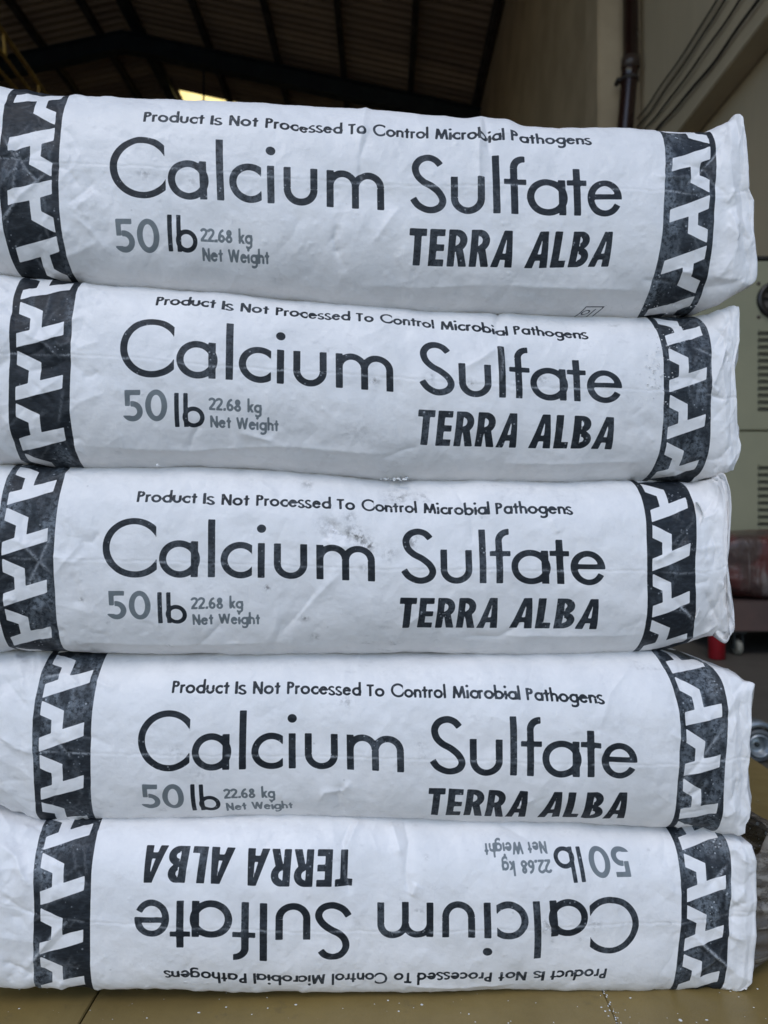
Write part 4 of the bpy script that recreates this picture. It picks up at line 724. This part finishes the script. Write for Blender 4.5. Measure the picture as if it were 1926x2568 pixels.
def film_mat(name, c1, c2, c3, rough=.25):
    t = NT(name); n1 = t.noise(6, 4, .5); n2 = t.noise(9, 6, .65, stretch=(2.5, 1, .5), dist=1.2)
    col = t.mix(t.ramp(n1, .42, .58), c1, c2); col = t.mix(t.math('MULTIPLY', t.ramp(n2, .55, .70), .6), col, c3)
    t.set(t.p.inputs['Base Color'], col); t.p.inputs['Roughness'].default_value = rough; t.bump(n2, .6, .02); return t.m
M_LOAD = film_mat('red_goods_under_film', (.085, .022, .02), (.055, .036, .032), (.19, .165, .155))
tag(wrapped('wrapped_load', 1.285, 2.0, 2.80, 3.32, zpx(1497, 2.9), zpx(1335, 2.9), M_LOAD, 12, .03), 'red goods wrapped in cloudy stretch film on the trolley', 'load')
r = empty('red_canister', (1.237, 2.75, 0)); tag(r, 'red canister on the floor half hidden behind the third sack', 'canister')
M_RED = simple('red_paint', (.20, .005, .01), (.15, .004, .008), scale=8, rough=.35)
mb = MB(); mb.lathe([(.0001, .0), (.026, .0), (.030, .006), (.030, .225), (.026, .242), (.016, .25), (.0001, .25)], (0, 0, 0), 'z', 28); mb.build('canister_body', M_RED, r)
mb = MB(); mb.lathe([(.011, .248), (.013, .25), (.013, .27), (.0001, .279)], (0, 0, 0), 'z', 20); mb.build('cap', M_STEEL, r)
# ------------------------------------------------------------------ deck the stack stands on
DZ = .1455
def deck_mat():
    t = NT('brown_deck'); f = t.ramp(t.noise(7, 7, .6), .35, .70); g = t.noise(3, 6, .6, stretch=(6, 1, 1))
    col = t.mix(f, (.24, .168, .055), (.185, .13, .044)); col = t.mix(t.math('MULTIPLY', t.ramp(g, .5, .75), .35), col, (.28, .205, .08))
    col = t.mix(t.math('MULTIPLY', t.ramp(t.noise(45, 6, .7), .58, .72), .30), col, (.09, .07, .045))
    t.set(t.p.inputs['Base Color'], col); t.set(t.p.inputs['Roughness'], t.math('MULTIPLY_ADD', f, .2, .33)); t.bump(t.noise(55, 5), .25, .002); return t.m
M_DECK = deck_mat()
r = empty('loading_pallet', (0, .85, 0)); tag(r, 'brown boarded pallet dusted with white specks under the stack of sacks', 'pallet')
for x0, x1 in ((-.665, -.2396), (-.2380, .1828), (.1833, .60)):
    m = MB(); m.box(x0, x1, .49-.85, 1.225-.85, DZ-.02, DZ, .0007); m.build('deck_board', M_DECK, r)
for y0 in (.52, .82, 1.12):
    m = MB(); m.box(-.66, .595, y0-.85, y0+.09-.85, .021, DZ-.0215, .002); m.build('bearer', M_DECK, r)
for x0 in (-.66, -.08, .50):
    m = MB(); m.box(x0, x0+.095, .50-.85, 1.215-.85, .001, .0205, .002); m.build('bottom_board', M_DECK, r)
# white spatter and crumbs: too many to count
M_POW = simple('white_powder', (.72, .72, .70), (.62, .62, .60), scale=80, rough=.9)
rs = np.random.RandomState(5); mb = MB()
def blob(mb, x, y, z, r_, flat=.35, el=1.0):
    a0 = rs.uniform(0, 6.28); vs = [(x, y, z+r_*flat)]
    for ring_, hh in ((.65, .7), (1., 0.)):
        for k in range(7):
            a = a0+k*6.283/7; q = r_*ring_*rs.uniform(.75, 1.15); vs.append((x+math.cos(a)*q*el, y+math.sin(a)*q, z+r_*flat*hh))
    fs = [(0, 1+k, 1+(k+1) % 7) for k in range(7)]+[(1+k, 8+k, 8+(k+1) % 7, 1+(k+1) % 7) for k in range(7)]
    mb.add(vs, fs, True)
for i in range(520):
    if i < 260: x, y = rs.uniform(-.64, .58), rs.uniform(.50, .60+.03)
    elif i < 440: x, y = rs.uniform(.33, .59), rs.uniform(.6, 1.2)
    else: x, y = rs.normal(.365, .02), rs.normal(.60, .03)
    r_ = min(.0018, abs(rs.lognormal(-7.95, .5))); blob(mb, x, y, DZ, r_, .3, rs.uniform(.8, 1.6))
for px_, py_, r_ in ((973, 2509, 3.2), (1000, 2536, 3.), (1176, 2543, 2.6), (1192, 2563, 2.2), (1281, 2561, 2.), (860, 2529, 1.6), (1001, 2516, 1.4), (411, 2506, 1.4), (550, 2506, 1.6), (1568, 2533, 1.6), (1580, 2551, 1.5), (1344, 2515, 1.5), (1900, 2480, 3), (1508, 2526, 3), (1518, 2536, 3.4), (1526, 2548, 2.6), (1506, 2497, 2.)):
    d = (GZ-DZ)*1855/(py_-1284); blob(mb, (px_-963)/1855*d, d, DZ, r_*.00033*.85, .3)
tag(mb.build('powder_specks', M_POW), 'white powder specks scattered over the brown boards', 'powder', kind='stuff')
# scratch along the joint
mb = MB()
for i in range(60):
    t = rs.rand(); x = .184+rs.normal(0, .0016); y = .50+.14*t; blob(mb, x, y, DZ+.0002, rs.uniform(.0003, .0011), .2, .7)
for px0, py0, n_ in ((1570, 787, 26), (1000, 1203, 34), (391, 1167, 3)):
    for i in range(n_):
        px_, py_ = px0+rs.normal(0, 16 if n_ > 5 else 3), py0+rs.normal(0, 2.2); d = .621+.062*(px_-963)/1855
        blob(mb, (px_-963)/1855*d, d+rs.uniform(-.003, .01), (1284-py_)/1855*d+GZ, rs.uniform(.0006, .0018), .9)
for px0, py0, sx_, sy_, n_, D_, ps in ((1650, 930, 22, 60, 70, .600, .066), (1640, 770, 60, 5, 40, .603, .05), (1690, 840, 20, 20, 16, .600, .066)):
    for i in range(n_):
        px_, py_ = px0+rs.normal(0, sx_), py0+rs.normal(0, sy_); d = D_+ps*(px_-963)/1855*D_+.0008+(.012 if py0 == 770 else 0)
        blob(mb, (px_-963)/1855*d, d, (1284-py_)/1855*d+GZ, rs.uniform(.0003, .0008), .9)
tag(mb.build('powder_crumbs', M_POW), 'crumbs of white powder lying in the seams between the sacks', 'powder', kind='stuff')
# ------------------------------------------------------------------ clear brownish film bag behind the lowest sack
def bag_mat():
    t = NT('smoky_film'); n = t.noise(30, 5, .6, stretch=(1, 1, 2.5), dist=.8); f = t.ramp(n, .45, .62)
    t.set(t.p.inputs['Base Color'], t.mix(f, (.11, .092, .075), (.30, .27, .23))); t.p.inputs['Roughness'].default_value = .22
    t.bump(n, .8, .006); tr = t.n('BsdfTransparent'); ms = t.n('MixShader'); ms.inputs[0].default_value = .28
    t.l(t.p.outputs[0], ms.inputs[1]); t.l(tr.outputs[0], ms.inputs[2]); t.l(ms.outputs[0], t.out.inputs[0]); return t.m
nA, nB = 70, 60; vs = []; fs = []
for i in range(nA):
    a = i/(nA-1); zz = a*.158
    for j in range(nB):
        b = j/(nB-1); rad = .098*math.sqrt(max(0, 1-((zz-.085)/.092)**2))*(1 if zz > .03 else (.55+.45*zz/.03))
        fold = .004*math.sin(zz*330+3*math.sin(b*5))+.003*math.sin(b*24+zz*70)
        x = .300+rad*math.sin(b*math.pi)*1.0+fold; y = .700-.075*math.cos(b*math.pi)+fold*.5+.012*a
        vs.append((x-.33, y-.7, zz*.66+.0015+.003*math.sin(b*9+a*4)*a))
for i in range(nA-1):
    for j in range(nB-1): k = i*nB+j; fs.append((k, k+1, k+nB+1, k+nB))
mb = MB(); mb.add(vs, fs, True); o = mb.build('film_bag', bag_mat()); o.location = (.33, .7, DZ)
sm_ = o.modifiers.new('thick', 'SOLIDIFY'); sm_.thickness = .0006
tag(o, 'crumpled clear brownish plastic bag bulging out behind the lowest sack', 'plastic bag')
mb = MB()
for i in range(130):
    b = rs.uniform(.25, .75); zz = rs.beta(1.6, 2.2)*.14+.008; rad = .098*math.sqrt(max(0, 1-((zz-.085)/.092)**2))
    x = .300+rad*math.sin(b*math.pi)+.002; y = .700-.075*math.cos(b*math.pi)-.003; s = rs.uniform(.0004, .0019)
    mb.lathe([(.0001, -s), (s, -s*.3), (s*rs.uniform(.5, 1), s*.6), (.0001, s)], (x, y, zz*.66+DZ), 'z', 6)
tag(mb.build('powder_flakes', M_POW), 'white flakes of powder clinging to the plastic bag', 'powder', kind='stuff')
# ------------------------------------------------------------------ hand truck wheel behind the deck
r = empty('hand_truck_wheel', (.818, 1.63, 0)); tag(r, 'round steel hubbed truck wheel on the floor at the right edge', 'wheel')
M_HUB = simple('worn_steel', (.33, .36, .38), (.16, .19, .22), scale=40, rough=.38, metal=.6, bump=.3)
M_TYRE = simple('grey_tyre', (.10, .11, .115), (.055, .06, .065), scale=30, rough=.5)
cz = .0365
mb = MB(); mb.lathe([(.023, -.012), (.027, -.020), (.033, -.021), (.0365, -.014), (.0365, .016), (.033, .021), (.023, .02)], (0, 0, cz), 'y', 44); mb.build('tyre', M_TYRE, r)
mb = MB(); mb.lathe([(.0001, -.004), (.008, -.007), (.012, -.003), (.019, -.005), (.0205, -.022), (.0245, -.024), (.0245, .0)], (0, 0, cz), 'y', 44); mb.build('hub', M_HUB, r)
mb = MB(); mb.lathe([(.0001, -.012), (.005, -.011), (.0055, -.004)], (0, 0, cz), 'y', 12); mb.build('axle', M_STEEL, r)
mb = MB()
vs = [];
for k in range(19):
    a = math.pi*(.12+.76*k/18)+.15
    for rr in (.041, .052):
        for yy in (-.02, .022): vs.append((math.cos(a)*rr, yy, cz+math.sin(a)*rr))
fs = []
for k in range(18):
    q = k*4
    for a_, b_ in ((0, 1), (1, 3), (3, 2), (2, 0)): fs.append((q+a_, q+b_, q+4+b_, q+4+a_))
fs += [(0, 2, 3, 1), (72, 73, 75, 74)]; mb.add(vs, fs, True); mb.build('mudguard', M_HUB, r)
mb = MB(); mb.box(.028, .075, -.05, -.03, .001, .022, .003); mb.build('foot', simple('yellow_paint', (.55, .42, .04), rough=.4), r)
